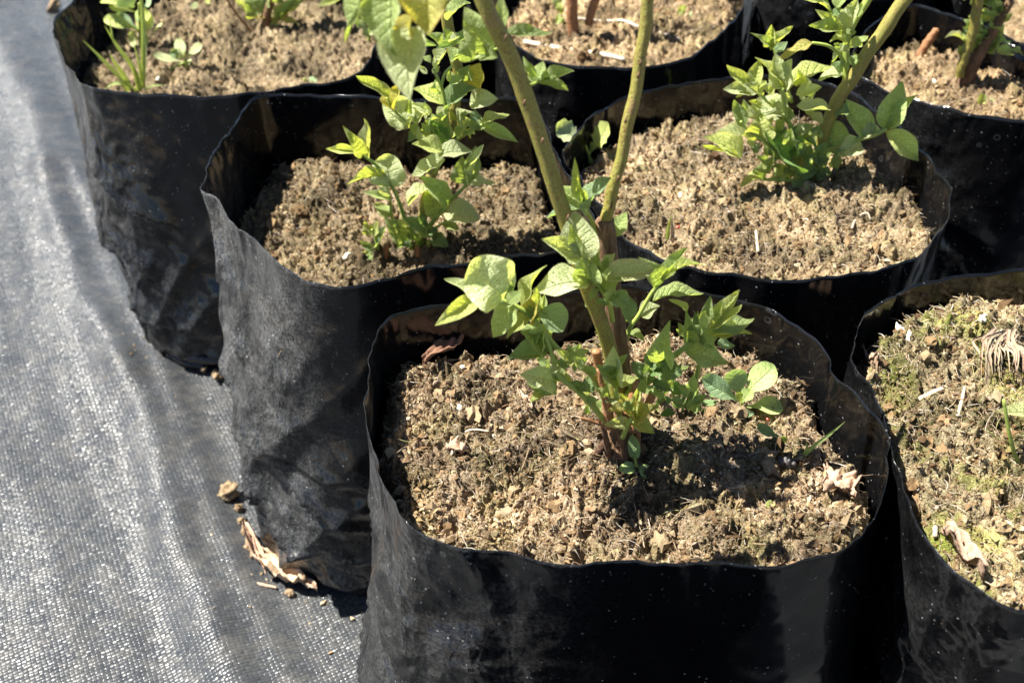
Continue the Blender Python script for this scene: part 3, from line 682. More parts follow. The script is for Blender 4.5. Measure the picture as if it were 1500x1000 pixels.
def stem(root, name, Y, pts, w0, w1, mat, dys=None, rough=0, sides=9, cap=True):
    P = []
    for i, p in enumerate(pts):
        P.append(PY(p[0], p[1], Y+(p[2]/100 if len(p) > 2 else 0)))
    px = np.linalg.norm(PY(pts[0][0]+1, pts[0][1], Y)-PY(pts[0][0], pts[0][1], Y))
    rad = np.linspace(w0*px/2, w1*px/2, len(pts))
    if mat is M_CANE:                     # nodes and a slightly wandering outline
        P = catmull(np.array(P), 44); t_ = np.linspace(0, 1, 44); ph_ = rnd.uniform(0, 6)
        P = P+np.stack([perlin(t_*7+ph_, t_*0+1), t_*0, perlin(t_*7+ph_, t_*0+5)], 1)*rad[0]*.35
        rad = np.interp(t_, np.linspace(0, 1, len(rad)), rad)*(1+.06*np.clip(np.sin(t_*26+ph_), 0, 1)**6+.03*perlin(t_*15+ph_, t_*0))
        return tube(name, P, rad, mat, root, np.array(root.location), sides=sides, rough=.015, n=132, cap=cap)
    return tube(name, P, rad, mat, root, np.array(root.location), sides=sides, rough=rough, n=5*len(pts), cap=cap)

# ================================================================== plant of the nearest bag
pA = on_soil('A', 905, 655); YA = float(pA[1])
A = thing('blueberry_plant', pA-np.array([0, 0, .004]), 'young berry plant with two tall olive canes in the nearest bag', 'plant')
stem(A, 'cane', YA, [(912, 640, .4), (903, 560, .3), (880, 475), (850, 390), (820, 292), (790, 200, .2), (760, 112, .4), (722, 30, .4), (690, -40, .6), (640, -150, 1)], 21, 18.5, M_CANE, sides=18)
stem(A, 'cane', YA, [(918, 650, 1), (912, 560, 1), (902, 470, 1), (893, 390, 1), (886, 322, 1)], 27, 24, M_BARK, rough=.06, sides=18)
stem(A, 'cane', YA, [(887, 330, 1), (893, 300, 1), (908, 240, 1.2), (926, 150, 1.5), (942, 60, 1.8), (952, -20, 2), (962, -140, 2.4)], 19, 16, M_CANE, sides=18)
# woody crown
tube('root_crown', [PY(908, 686, YA+.002), PY(906, 664, YA), PY(908, 642, YA), PY(911, 618, YA+.001), PY(912, 596, YA+.003)], [.0075, .0066, .0058, .0050, .0042], M_BARK, A, np.array(A.location), rough=.13, sides=22, n=26)
for bx_, by_, y_, w_ in ((868, 668, -.2, 8), (950, 668, 0, 8)):
    stem(A, 'root_flare', YA, [(908, 640, -.2), (908+(bx_-908)*.5, 648, y_*.6), (908+(bx_-908)*.85, by_-4, y_), (bx_, by_+8, y_*1.1)], 16, w_*.7, M_FLARE, rough=.16, sides=10)
for x_, y_, yy_ in ((858, 395, -.5), (832, 318, -.4), (795, 205, -.2), (768, 150, 0), (741, 55, 0), (905, 262, .9), (917, 175, 1.1), (938, 92, 1.5), (896, 300, .6), (935, 110, 1.3)):
    stem(A, 'bud', YA, [(x_-1, y_+4, yy_), (x_, y_, yy_-.2), (x_+1, y_-4, yy_-.05)], 4, 2, M_BARK, rough=.15)
stem(A, 'dry_bract', YA, [(893, 625, -1), (887, 580, -.9), (878, 540, -.8)], 16, 9, M_RED, rough=.15)
stem(A, 'dry_bract', YA, [(920, 605, -.6), (928, 575, -.4), (934, 556, -.3)], 15, 7, M_RED, rough=.15)
stem(A, 'pruned_stub', YA, [(893, 668, -.4), (886, 636, -.7), (878, 606, -.8)], 10, 6, M_BARK, rough=.12)
stem(A, 'pruned_stub', YA, [(930, 668, -.2), (935, 640, -.4), (930, 612, -.5)], 10, 6, M_RED, rough=.12)
stem(A, 'pruned_stub', YA, [(915, 676, -.6), (912, 650, -.9), (905, 628, -1)], 10, 6, M_BARK, rough=.12)
stem(A, 'pruned_stub', YA, [(925, 630, -.5), (945, 600, -.5), (956, 577, -.5)], 16, 10, M_RED, rough=.08)
stem(A, 'pruned_stub', YA, [(900, 625, -.8), (872, 618, -1), (850, 612, -1.2)], 11, 3, M_RED, rough=.1)
stem(A, 'pruned_stub', YA, [(880, 560, 2), (876, 530, 2), (873, 514, 2)], 15, 14, M_RED, rough=.1)
stem(A, 'shoot', YA, [(893, 600, -.3), (869, 551, -.6), (839, 529, -.9), (814, 508, -1.1), (790, 477, -1.2), (767, 455, -1.1), (737, 440, -1), (707, 434, -1)], 10, 5, M_SHOOT)
stem(A, 'shoot', YA, [(893, 625, -.8), (864, 590, -1.3), (843, 570, -1.6), (818, 549, -1.8), (807, 515, -1.6), (797, 490, -1.4)], 9, 6, M_SHOOT)
stem(A, 'shoot', YA, [(897, 470, .2), (893, 445, -.6), (880, 422, -.8), (866, 405, -1), (856, 380, -1)], 8, 5, M_SHOOT)
stem(A, 'shoot', YA, [(880, 350, 1.2), (866, 322, .8), (857, 303, .6), (853, 285, .6)], 7, 5, M_SHOOT)
stem(A, 'shoot', YA, [(906, 545, 1), (920, 487, 1.4), (936, 461, 1.5), (954, 430, 1.6), (972, 408, 1.6)], 8, 5, M_SHOOT)
stem(A, 'shoot', YA, [(912, 585, .2), (945, 548, .2), (974, 528, .2), (998, 513, .1), (1024, 490, 0), (1042, 473, 0)], 11, 7, M_SHOOT)
stem(A, 'shoot', YA, [(1008, 590, .6), (1018, 560, .4), (1026, 528, .2)], 9, 7, M_SHOOT)
stem(A, 'shoot', YA, [(908, 610, -.6), (903, 580, -1), (902, 560, -1.1)], 8, 5, M_SHOOT)
stem(A, 'shoot', YA, [(912, 640, -1.2), (920, 622, -1.6), (926, 612, -1.8)], 8, 5, M_SHOOT)
leaves(A, YA, '''738 437 690 382 70 p s=round r=6 v=2; 690 428 650 408 15 p; 707 433 637 477 24 y k=-.5 r=-30; 738 441 693 450 26 d; 752 445 722 494 34 g k=-.4;
750 440 752 414 13 d; 765 448 802 388 19 y; 783 470 794 430 34 Y r=-12; 779 462 742 496 24 y k=-.7; 794 452 824 486 38 b k=-.5 s=round; 803 512 762 486 36 m;
803 515 812 466 28 g; 800 518 742 526 27 d; 792 478 774 508 30 m k=-.2; 770 452 800 462 20 m''', dy=-.011)
leaves(A, YA, '''816 560 761 548 36 p; 812 556 788 578 26 m k=-.5; 816 575 776 590 22 y; 803 577 770 560 13 g; 838 528 832 503 11 g; 840 522 864 512 12 g; 848 542 861 521 13 p;
836 533 814 530 15 d; 862 574 862 550 17 d; 850 575 830 560 15 d; 858 580 873 592 11 m; 872 548 850 535 12 m; 826 556 806 540 15 m''', dy=-.014)
leaves(A, YA, '''852 380 842 308 50 p r=10 v=4; 846 380 793 350 32 p; 849 377 835 328 16 g; 863 415 779 427 42 p r=4 v=0; 866 414 856 374 38 g; 864 414 845 392 24 y; 880 390 872 355 15 m;
882 410 960 394 34 r r=8; 896 440 913 406 19 g; 893 437 924 452 28 d k=-.6; 921 433 922 474 20 d; 891 446 871 440 11 d; 872 420 884 396 14 d; 880 424 862 440 12 m''', dy=-.009)
leaves(A, YA, '''860 302 814 272 23 g; 853 284 842 230 14 y; 862 314 896 260 38 b; 850 306 800 320 26 b y=1; 897 346 918 310 22 g y=.5''', dy=.006)
leaves(A, YA, '''972 411 1008 362 16 m; 970 411 1031 388 18 y; 955 443 1031 430 24 g k=0; 960 420 934 376 28 m; 937 462 967 448 22 p; 922 472 920 437 17 d; 920 488 944 500 13 g; 966 414 990 398 12 g''', dy=.016)
leaves(A, YA, '''974 527 982 468 34 g; 1010 502 1004 453 18 m; 1040 480 1083 424 21 y; 1042 482 1087 446 21 y; 1044 486 1105 466 28 m; 1036 493 1102 489 22 y; 1003 513 1070 531 30 g k=-.2; 1036 476 1041 432 18 m;
1020 490 1018 456 15 b; 1006 458 979 438 11 y; 1050 504 1077 506 16 b; 1042 474 1058 440 13 y; 1024 490 1046 510 18 m; 955 542 957 502 18 d; 960 540 1000 548 32 d k=-.3; 946 550 924 530 20 d; 955 558 985 572 16 d; 968 530 952 520 14 m; 950 546 972 536 20 D''', dy=.001)
leaves(A, YA, '''905 562 899 506 28 p r=0; 905 564 872 534 26 m; 901 561 920 518 18 g; 902 563 933 552 16 y; 926 614 888 602 29 o k=-.3; 921 620 884 622 16 p; 928 612 937 563 14 y; 936 615 967 596 28 o; 920 613 959 635 20 y k=-.4; 906 592 886 584 12 p; 903 566 884 560 13 g; 912 590 930 600 12 g''', dy=-.013)
# big soft leaves hanging from a side branch of the tall cane
stem(A, 'shoot', YA, [(700, -60, .4), (660, -50, -1), (620, -40, -2), (570, -30, -2.6), (535, -10, -3)], 8, 5, M_SHOOT)
leaves(A, YA, '''545 -10 466 10 26 y k=-.1; 556 -8 505 63 40 m k=-.3; 574 -18 583 84 52 g k=-.5 r=14; 628 -30 628 52 56 o k=-.5 r=-8; 604 40 600 148 58 p k=-.85 r=0 v=1; 664 -22 655 22 52 g k=-.3; 602 20 598 70 32 Y k=0; 538 28 562 58 15 p;
520 -12 500 -30 20 g; 690 -30 720 -45 24 g''', dy=-.026)
leaves(A, YA, '''740 48 809 48 18 m; 738 46 733 -14 16 g; 786 122 796 90 24 m; 790 120 841 104 19 m; 790 122 833 134 14 m; 786 112 766 82 11 m; 782 120 768 112 11 g; 716 78 680 10 38 g k=.2; 690 88 674 58 24 m; 700 82 730 84 22 m''', dy=.012)
stem(A, 'shoot', YA, [(771, 126, .6), (780, 124, 1), (788, 120, 1.2)], 6, 4, M_SHOOT)
stem(A, 'shoot', YA, [(745, 60, .6), (728, 72, 1.2), (700, 84, 1.2), (686, 90, 1.2)], 6, 4, M_SHOOT)

r_ = random.Random(5)
def dense(root, Y, cx, cy, rx, ry, n, codes, l0, l1, dy=0.):
    rows = ''
    for k in range(n):
        bx, by = cx+rx*r_.uniform(-1, 1), cy+ry*r_.uniform(-1, 1); an = r_.uniform(-2.7, -.45) if r_.random() < .75 else r_.uniform(-3.6, .5); ln = r_.uniform(l0, l1)
        rows += f'{bx:.0f} {by:.0f} {bx+math.cos(an)*ln:.0f} {by+math.sin(an)*ln:.0f} {ln*r_.uniform(.42, .62):.0f} {r_.choice(codes)} y={r_.uniform(-1.2, 1.4):.2f};'
    leaves(root, Y, rows, dy=dy)
dense(A, YA, 905, 585, 46, 22, 26, 'gmmgyp', 14, 27, -.004); dense(A, YA, 985, 555, 40, 25, 16, 'mdgg', 14, 26, .004); dense(A, YA, 835, 540, 42, 24, 18, 'gmpy', 12, 24, -.012); dense(A, YA, 770, 465, 36, 22, 9, 'gypm', 16, 28, -.008); dense(A, YA, 1030, 490, 34, 26, 14, 'gypm', 16, 30, .004); dense(A, YA, 870, 420, 30, 34, 10, 'gpym', 16, 28, -.004); dense(A, YA, 985, 590, 34, 16, 14, 'mgdD', 14, 24, .002)
# ================================================================== plant of the dusty bag
pB = on_soil('B', 608, 365, .2); YB = float(pB[1])
B = thing('blueberry_plant', pB-np.array([0, 0, .003]), 'small berry plant with pale leaves in the dusty-sided bag, some leaves yellow', 'plant')
stem(B, 'cane', YB, [(610, 375), (618, 325, .4), (630, 262, 1), (652, 212, 1.6), (666, 155, 2), (670, 112, 2), (663, 70, 2), (655, 30, 2), (650, -60, 2)], 13, 16, M_CANE, sides=12)
stem(B, 'shoot', YB, [(602, 365), (596, 335), (586, 300), (574, 273), (555, 246), (535, 229), (527, 223)], 7, 4, M_SHOOT)
stem(B, 'shoot', YB, [(585, 345, .6), (574, 318, .6), (572, 295, .6), (567, 278, .6)], 5, 3, M_SHOOT)
stem(B, 'shoot', YB, [(612, 355), (630, 330), (648, 308), (664, 290), (684, 270)], 8, 5, M_SHOOT)
stem(B, 'shoot', YB, [(556, 385, -.6), (551, 352, -.6), (545, 336, -.6)], 6, 4, M_SHOOT)
stem(B, 'shoot', YB, [(625, 345, -.3), (640, 332, -.3), (655, 325, -.3)], 4, 3, M_SHOOT)
stem(B, 'shoot', YB, [(656, 205, 1.6), (655, 170, 1.3), (648, 132, 1), (635, 102, 1)], 6, 4, M_SHOOT)
stem(B, 'shoot', YB, [(646, 128, 1), (652, 108, 1), (664, 96, 1)], 5, 4, M_SHOOT)
stem(B, 'shoot', YB, [(664, 208, 1.6), (686, 194, 1.2), (706, 183, 1)], 6, 4, M_SHOOT)
stem(B, 'shoot', YB, [(634, 258, 1), (645, 240, .6), (648, 226, .4)], 5, 3, M_SHOOT)
stem(B, 'shoot', YB, [(650, 210, 1.6), (620, 195, 1.4), (598, 180, 1.2), (575, 160, 1.2), (568, 142, 1.2)], 5, 3, M_SHOOT)
stem(B, 'pruned_stub', YB, [(562, 388, -.8), (565, 372, -.8), (566, 358, -.8)], 9, 8, M_RED)
stem(B, 'pruned_stub', YB, [(613, 392, -.8), (612, 375, -.8), (611, 362, -.8)], 9, 8, M_RED)
leaves(B, YB, '''531 227 502 184 19 y; 541 231 533 173 25 r; 526 223 477 218 12 y; 576 274 566 225 44 p s=round v=2; 566 256 508 271 12 y; 571 287 560 262 15 p; 572 293 530 281 10 g y=.6; 573 317 548 297 16 g y=.6;
684 271 678 228 26 m; 690 264 697 213 20 m; 695 262 709 212 16 p; 688 271 726 268 19 p; 658 299 614 257 27 m; 645 316 624 280 30 g; 652 309 702 322 31 p s=round; 648 326 673 336 14 g; 598 302 633 277 26 p''')
leaves(B, YB, '''596 352 562 318 23 m; 626 339 591 319 20 d; 628 336 616 311 16 d; 600 356 624 344 16 g; 606 360 579 366 16 b; 630 352 657 362 21 d; 591 336 574 321 18 p; 620 346 642 334 16 d; 612 350 600 330 14 d; 632 345 645 345 14 d;
545 345 533 324 16 y; 548 344 553 324 14 y; 553 361 566 331 18 b; 550 371 527 352 11 d; 554 376 529 370 13 g; 550 376 544 390 13 d''', dy=-.005)
leaves(B, YB, '''648 222 603 211 23 y r=0; 642 230 692 221 25 p r=0; 652 234 603 257 27 p r=5 k=-.2''', dy=-.002)
leaves(B, YB, '''571 141 521 111 18 y; 576 162 584 123 26 Y; 600 181 560 140 40 p; 649 153 604 130 29 y; 633 166 600 151 12 p; 612 186 633 162 16 p; 608 183 614 164 14 p; 602 186 579 189 10 r; 652 211 631 176 23 D; 660 201 644 171 17 g;
655 161 699 129 33 d; 702 138 704 93 36 Y s=round; 688 151 730 145 27 p; 672 183 692 164 25 p; 690 176 706 191 20 m; 706 183 746 168 20 y; 706 184 759 209 17 m; 676 201 691 179 12 p; 616 201 597 209 16 d; 630 196 617 180 14 g; 688 171 706 170 14 b;
668 200 684 188 16 g; 640 196 625 186 14 y; 648 186 652 168 14 g; 705 50 639 70 20 d; 640 67 594 72 9 d; 646 69 625 50 18 g; 656 73 641 104 17 p; 662 60 650 40 18 m; 660 92 690 70 20 m; 672 120 690 95 12 m; 655 30 690 5 22 g''', dy=.012)

dense(B, YB, 610, 350, 34, 16, 16, 'dmgD', 12, 22); dense(B, YB, 650, 185, 50, 20, 30, 'gpymg', 13, 24, .014); dense(B, YB, 655, 100, 36, 40, 14, 'gpmg', 14, 26, .014)
# ================================================================== leaning bushy plant
pD = on_soil('D', 1192, 262, .235); YD = float(pD[1])
D = thing('blueberry_plant', pD-np.array([0, 0, .003]), 'bushy berry plant with an olive cane leaning right, behind the nearest bag', 'plant')
stem(D, 'cane', YD, [(1188, 275), (1205, 210), (1218, 165), (1250, 110), (1290, 50), (1335, -12), (1400, -110)], 18, 18, M_CANE, sides=14)
stem(D, 'cane', YD, [(1236, 135, .3), (1240, 95, .4), (1240, 62, .6), (1252, 30, .8), (1274, -5, 1), (1310, -80, 1)], 8, 12, M_SHOOT, sides=12)
stem(D, 'shoot', YD, [(1240, 50, .6), (1228, 30, .6), (1214, 12, .6), (1205, -20, .6)], 6, 4, M_SHOOT)
stem(D, 'shoot', YD, [(1238, 95, .4), (1228, 78, .2), (1212, 67, 0), (1190, 63, 0)], 6, 4, M_SHOOT)
stem(D, 'shoot', YD, [(1185, 262), (1165, 205, -.4), (1150, 160, -.8), (1146, 130, -1)], 8, 5, M_SHOOT)
stem(D, 'shoot', YD, [(1175, 262, -.5), (1125, 212, -1), (1095, 190, -1.2), (1085, 178, -1.2)], 6, 4, M_SHOOT)
stem(D, 'shoot', YD, [(1160, 185, .4), (1125, 150, .6), (1102, 130, .8)], 6, 4, M_SHOOT)
stem(D, 'shoot', YD, [(1160, 150, 1), (1142, 95, 1.2), (1133, 70, 1.4)], 5, 4, M_SHOOT)
stem(D, 'shoot', YD, [(1190, 240), (1215, 217, -.3), (1250, 206, -.6), (1280, 198, -.8), (1298, 189, -.8)], 9, 6, M_SHOOT)
stem(D, 'shoot', YD, [(1185, 270, -.5), (1155, 264, -1), (1118, 263, -1.4)], 6, 4, M_SHOOT)
stem(D, 'shoot', YD, [(1188, 275, -.6), (1192, 285, -1), (1194, 293, -1.4)], 6, 4, M_SHOOT)
leaves(D, YD, '''1156 158 1090 168 38 p k=-.1 r=0; 1148 131 1105 84 22 y; 1150 131 1135 78 28 p; 1153 129 1160 86 32 p; 1155 133 1221 97 32 y; 1166 139 1204 128 16 p; 1100 129 1064 95 16 y; 1104 127 1113 87 20 y; 1106 136 1059 131 20 p; 1106 136 1123 119 16 y;
1100 140 1078 144 12 y; 1133 73 1098 48 10 m; 1130 69 1130 36 15 y; 1135 67 1162 38 14 y; 1135 76 1154 61 12 b; 1130 72 1122 60 10 g; 1190 63 1141 85 17 o; 1232 51 1194 14 14 y; 1230 46 1184 38 18 g; 1240 41 1256 -2 23 p; 1216 16 1177 0 14 y;
1225 12 1240 -12 18 g; 1239 66 1215 62 16 y; 1248 69 1272 53 14 g; 1244 73 1227 72 10 p; 1240 50 1254 46 18 m; 1220 14 1230 22 16 d; 1236 112 1198 118 28 p; 1231 109 1216 94 20 d; 1246 95 1260 80 14 m''', dy=0)
leaves(D, YD, '''1090 186 1075 146 18 m; 1094 201 1046 195 22 r; 1086 231 1030 201 32 y k=.1; 1081 229 1029 212 10 y; 1110 206 1114 164 36 y; 1106 206 1133 171 16 r; 1162 252 1120 193 50 D k=-.2; 1166 199 1186 181 16 p; 1215 161 1167 155 32 p; 1205 181 1179 165 12 r;
1150 176 1156 156 18 m; 1118 263 1133 229 20 g; 1118 264 1083 274 20 y; 1130 264 1169 254 24 g; 1160 279 1139 299 23 d k=-.4; 1181 261 1163 283 23 g k=-.4; 1190 293 1164 287 17 y; 1195 294 1213 284 13 y; 1195 296 1232 301 16 r; 1165 251 1200 247 25 d; 1162 246 1176 224 16 o;
1105 212 1095 205 14 p; 1100 216 1112 222 14 b; 1140 215 1125 228 14 d; 1185 240 1165 230 18 d; 1195 238 1215 232 16 d; 1178 232 1188 212 16 d; 1196 262 1212 256 14 d; 1170 272 1185 282 16 d; 1150 205 1168 195 16 d; 1190 225 1205 240 14 d; 1172 215 1160 232 16 d; 1200 200 1186 190 18 d; 1140 190 1150 172 16 m''', dy=-.008)
leaves(D, YD, '''1220 214 1226 177 34 g s=round; 1262 211 1226 230 27 p k=-.3; 1275 201 1239 145 30 m; 1295 189 1322 118 32 m; 1298 189 1343 139 21 y; 1297 192 1346 236 27 y k=-.3; 1290 191 1256 206 20 p; 1222 172 1248 172 22 d; 1300 190 1318 178 22 m; 1222 225 1228 250 14 m''', dy=-.006)

dense(D, YD, 1175, 232, 52, 34, 44, 'dmggypm', 15, 28, -.002); dense(D, YD, 1140, 150, 50, 26, 20, 'gypm', 14, 26, .006); dense(D, YD, 1238, 55, 22, 40, 12, 'gym', 14, 24, .006)
# ================================================================== weeds, seedlings and grass
def seedling(key, x, y, rows, label, z=.23, shape='spoon', name='seedling', cat='seedling', stems=(), dyb=0., hair=False):
    p = on_soil(key, x, y, z); Yp = float(p[1])
    t_ = thing(name, p, label, cat)
    stem(t_, 'stem', Yp, [(x, y+4), (x+rnd.uniform(-1, 1), y-4), (x, y-9)], 5, 4, M_SHOOT)
    for s_ in stems: stem(t_, 'stem', Yp, s_, 5, 4, M_SHOOT)
    leaves(t_, Yp, rows, shape=shape, hairy=hair, soft=True, jit=.2)
    return t_
seedling('A', 1086, 598, '1082 588 1028 553 26 b r=0 y=-.4; 1085 584 1074 541 28 b r=0; 1090 582 1134 534 32 g r=0; 1094 596 1147 594 25 g r=0 y=-.4; 1084 594 1086 613 30 b k=-.6 r=0 y=-.3; 1087 590 1100 570 17 g r=0 y=-.3; 1086 590 1080 574 10 g', 'broad-leaved green seedling right of the tall plant, largest weed in the nearest bag')
seedling('A', 934, 690, '930 672 927 636 17 d s=round; 931 686 907 686 16 g s=round; 936 684 956 697 17 g s=round', 'tiny three-leaved seedling just in front of the woody crown', stems=[[(933, 690), (932, 680), (930, 670)]])
seedling('A', 1150, 660, '1142 642 1109 623 15 d; 1154 652 1182 645 12 b; 1150 650 1147 638 9 g', 'two-leaved seedling beside the grass blade in the nearest bag')
seedling('A', 1134, 748, '1134 743 1121 738 15 y s=round; 1136 746 1147 748 10 D s=round', 'minute yellow-green sprout near the front right of the nearest bag')
rows = ''
for k in range(26):
    bx, by = r_.uniform(965, 1040), r_.uniform(570, 612); an = r_.uniform(-2.9, .1); ln = r_.uniform(16, 28)
    rows += f'{bx:.0f} {by:.0f} {bx+math.cos(an)*ln:.0f} {by+math.sin(an)*ln*.8:.0f} {r_.uniform(8, 13):.0f} {r_.choice("dddDmDg")};'
seedling('A', 1000, 606, rows, 'low clump of narrow dark green weed leaves against the tall plant', shape='lance', name='weed_clump', cat='weed', stems=[[(975, 612), (1000, 608), (1035, 600)], [(985, 612), (988, 590), (984, 570)], [(1010, 608), (1018, 585), (1022, 570)]])
seedling('D', 866, 242, '857 212 815 182 30 p s=lobed k=-.1 r=0; 862 228 891 180 30 y s=lobed k=-.1 r=0; 870 236 908 221 15 p; 858 232 846 246 12 b; 864 222 868 208 8 g', 'lobed-leaf weed seedling at the left rim of the leaning plant\'s bag', stems=[[(864, 238), (862, 225), (854, 206)]], hair=False)
seedling('D', 946, 184, '945 166 951 143 20 b s=round r=0; 946 180 957 198 22 g s=round k=-.4 r=0; 943 179 934 177 9 b', 'round-leaved seedling right behind the second olive cane', stems=[[(946, 184), (945, 172), (946, 162)]])
seedling('D', 1044, 170, '1040 160 1019 139 16 b r=0; 1043 162 1046 148 9 y; 1045 163 1054 152 8 y; 1050 165 1073 180 19 g k=-.3', 'small bright seedling left of the bushy leaning plant')
seedling('F', 1442, 160, '1442 158 1436 138 13 g; 1444 160 1458 146 14 p; 1446 162 1466 148 11 y', 'pale seedling at the front rim of the right edge bag', z=.235)
seedling('C', 272, 96, '266 90 224 78 13 p; 268 86 264 56 19 p; 270 86 296 66 14 p; 272 92 281 90 10 p; 268 88 272 70 10 g; 264 86 250 74 12 b', 'pale star-shaped seedling in the far left bag', z=.215, stems=[[(270, 92), (245, 105), (220, 124)]])
rows = '195 10 147 4 10 y; 198 18 160 8 12 y; 196 12 182 -8 28 b; 212 10 222 -6 30 b; 205 45 152 28 16 y; 202 42 168 22 22 b; 200 35 205 18 16 g; 206 55 208 22 16 y; 212 52 222 22 16 p; 218 54 238 34 12 p; 205 58 188 50 15 p; 206 60 218 56 20 y; 202 64 190 66 16 p; 210 40 214 12 18 y'
seedling('C', 206, 72, rows, 'leafy weed with pale rounded leaves behind the grass in the far left bag', z=.215, name='weed', cat='weed', stems=[[(206, 72), (205, 45), (204, 5)]])
seedling('C', 446, 124, '452 125 426 123 9 b; 456 124 462 114 16 b s=round', 'grey-green sprout at the front rim of the far left bag, near the yellow leaves', z=.22)
seedling('C', 540, 58, '544 54 534 42 12 b; 540 52 552 46 16 p; 528 40 512 18 14 m; 536 45 525 30 12 m', 'sprout at the right side of the far left bag under the hanging leaves', z=.22)
seedling('E', 1004, 28, '1003 22 994 12 12 g; 1005 22 1014 24 11 p; 1004 18 1000 8 8 p', 'slender sprout at right in the top centre bag', z=.236)
seedling('E', 824, 36, '824 30 814 28 14 g; 826 32 832 38 11 y; 824 22 820 4 12 y; 822 14 812 -6 14 g', 'yellow-green sprout beside the brown stems in the top centre bag', z=.236)
# plant with reddish young leaves in the far left bag
pC = on_soil('C', 390, 45, .215); YC = float(pC[1])
Cp = thing('blueberry_plant', pC, 'berry plant with red-tinted yellow young leaves in the far left bag', 'plant')
stem(Cp, 'cane', YC, [(388, 50), (392, 20), (400, -20), (405, -80)], 13, 12, M_BARK, rough=.06)
stem(Cp, 'shoot', YC, [(372, 50), (350, 25), (330, -5), (320, -30)], 4, 3, M_RED)
stem(Cp, 'shoot', YC, [(392, 40), (420, 15), (440, -10)], 6, 4, M_SHOOT)
leaves(Cp, YC, '370 22 345 0 16 p; 372 26 366 14 14 y; 385 20 360 -8 34 m; 378 28 378 20 16 o; 400 32 392 6 11 o; 402 33 412 18 14 p; 406 32 438 10 17 y; 410 28 426 0 18 g; 408 30 440 36 9 r; 395 38 416 43 8 r; 390 30 378 27 9 o; 425 10 450 -12 22 m; 440 5 470 -15 24 m; 390 10 396 -15 26 m; 415 5 418 -20 22 g; 300 2 318 -8 22 y; 290 10 278 8 14 p', jit=.3)
dense(Cp, YC, 425, -75, 75, 45, 46, 'gmygm', 20, 34)
# two-stemmed plant, top centre
pE = on_soil('E', 840, 42, .236); YE = float(pE[1])
Ep = thing('blueberry_plant', pE, 'two upright red-brown stems in the top centre bag', 'plant')
stem(Ep, 'cane', YE, [(841, 52), (838, 25), (838, 0), (836, -60)], 17, 15, M_RED, rough=.05, sides=12)
stem(Ep, 'cane', YE, [(862, 36), (868, 12), (880, -20), (890, -60)], 12, 14, M_RED, rough=.05, sides=12)
dense(Ep, YE, 880, -85, 60, 40, 26, 'gmygm', 20, 32)
# plant of the right edge bag
pF = on_soil('F', 1412, 128, .232); YF = float(pF[1])
Fp = thing('blueberry_plant', pF, 'shaded berry plant with a forked brown trunk in the right edge bag', 'plant')
stem(Fp, 'trunk', YF, [(1410, 135), (1420, 105), (1436, 75), (1455, 45), (1480, 0)], 24, 12, M_BARK, rough=.08, sides=12)
stem(Fp, 'trunk', YF, [(1406, 112, -.3), (1412, 85, -.3), (1424, 50, -.3), (1432, 10, -.3), (1436, -40, -.3)], 12, 15, M_CANE, rough=.05, sides=12)
rows = ''
for k in range(46):
    bx = r_.uniform(1408, 1470); by = r_.uniform(-10, 85); an = r_.uniform(-3.3, .4); ln = r_.uniform(14, 30)
    rows += f'{bx:.0f} {by:.0f} {bx+math.cos(an)*ln:.0f} {by+math.sin(an)*ln*.7:.0f} {r_.uniform(9, 14):.0f} {r_.choice("mmddgggyp")};'
leaves(Fp, YF, rows+'1412 60 1384 56 12 r; 1414 62 1432 62 9 y; 1420 58 1424 40 16 d; 1412 82 1404 68 14 m; 1460 22 1474 28 18 p; 1455 25 1468 12 10 p; 1480 75 1500 82 9 g; 1462 78 1486 80 7 g')
dense(Fp, YF, 1440, -45, 45, 45, 40, 'gmygmd', 18, 30)
# plant of the mossy bag, mostly out of view
pH = on_soil('H', 1545, 640, .24); YH = float(pH[1])
Hp = thing('blueberry_plant', pH, 'leaf tips of a plant reaching in from the right above the mossy soil', 'plant')
stem(Hp, 'cane', YH, [(1545, 650), (1550, 560), (1560, 450)], 22, 20, M_CANE)
stem(Hp, 'shoot', YH, [(1545, 645), (1515, 610), (1490, 600)], 7, 4, M_SHOOT)
stem(Hp, 'shoot', YH, [(1540, 720, -1), (1500, 690, -1.5), (1482, 650, -1.5), (1470, 585, -1)], 8, 4, M_SHOOT)
leaves(Hp, YH, '1530 612 1461 601 26 r; 1510 600 1502 550 26 o; 1518 690 1480 690 18 g; 1510 680 1492 652 20 b; 1512 720 1494 715 22 p; 1505 590 1494 545 14 Y', dy=-.01)

def blade(root, Y, pts, w, mat=None):
    P = np.array([PY(p[0], p[1], Y+(p[2]/100 if len(p) > 2 else 0)) for p in pts])-np.array(root.location)
    C = catmull(P, 12); px = np.linalg.norm(PY(pts[0][0]+1, pts[0][1], Y)-PY(pts[0][0], pts[0][1], Y))
    T = np.gradient(C, axis=0); T /= np.linalg.norm(T, axis=1)[:, None]
    S = np.cross(T, -fw); S /= np.linalg.norm(S, axis=1)[:, None]
    t_ = np.linspace(0, 1, 12); wd = w*px*.5*np.clip(1.15-t_**2.2*1.15, .04, 1)
    V = []; UV = []
    for i in range(12):
        nn = np.cross(S[i], T[i])
        V += [C[i]-S[i]*wd[i], C[i]-nn*wd[i]*.45, C[i]+S[i]*wd[i]]; UV += [(t_[i], 0), (t_[i], .5), (t_[i], 1)]
    F = []
    for i in range(11):
        for j in range(2): a = i*3+j; F += [(a, a+1, a+4), (a, a+4, a+3)]
    return link('blade', mesh_np('blade', V, F, mat or M_GRASS, True, UV), root)
p = on_soil('C', 205, 136, .215); Yg = float(p[1])
G = thing('grass_tuft', p, 'tuft of thin grass blades at the front rim of the far left bag', 'grass')
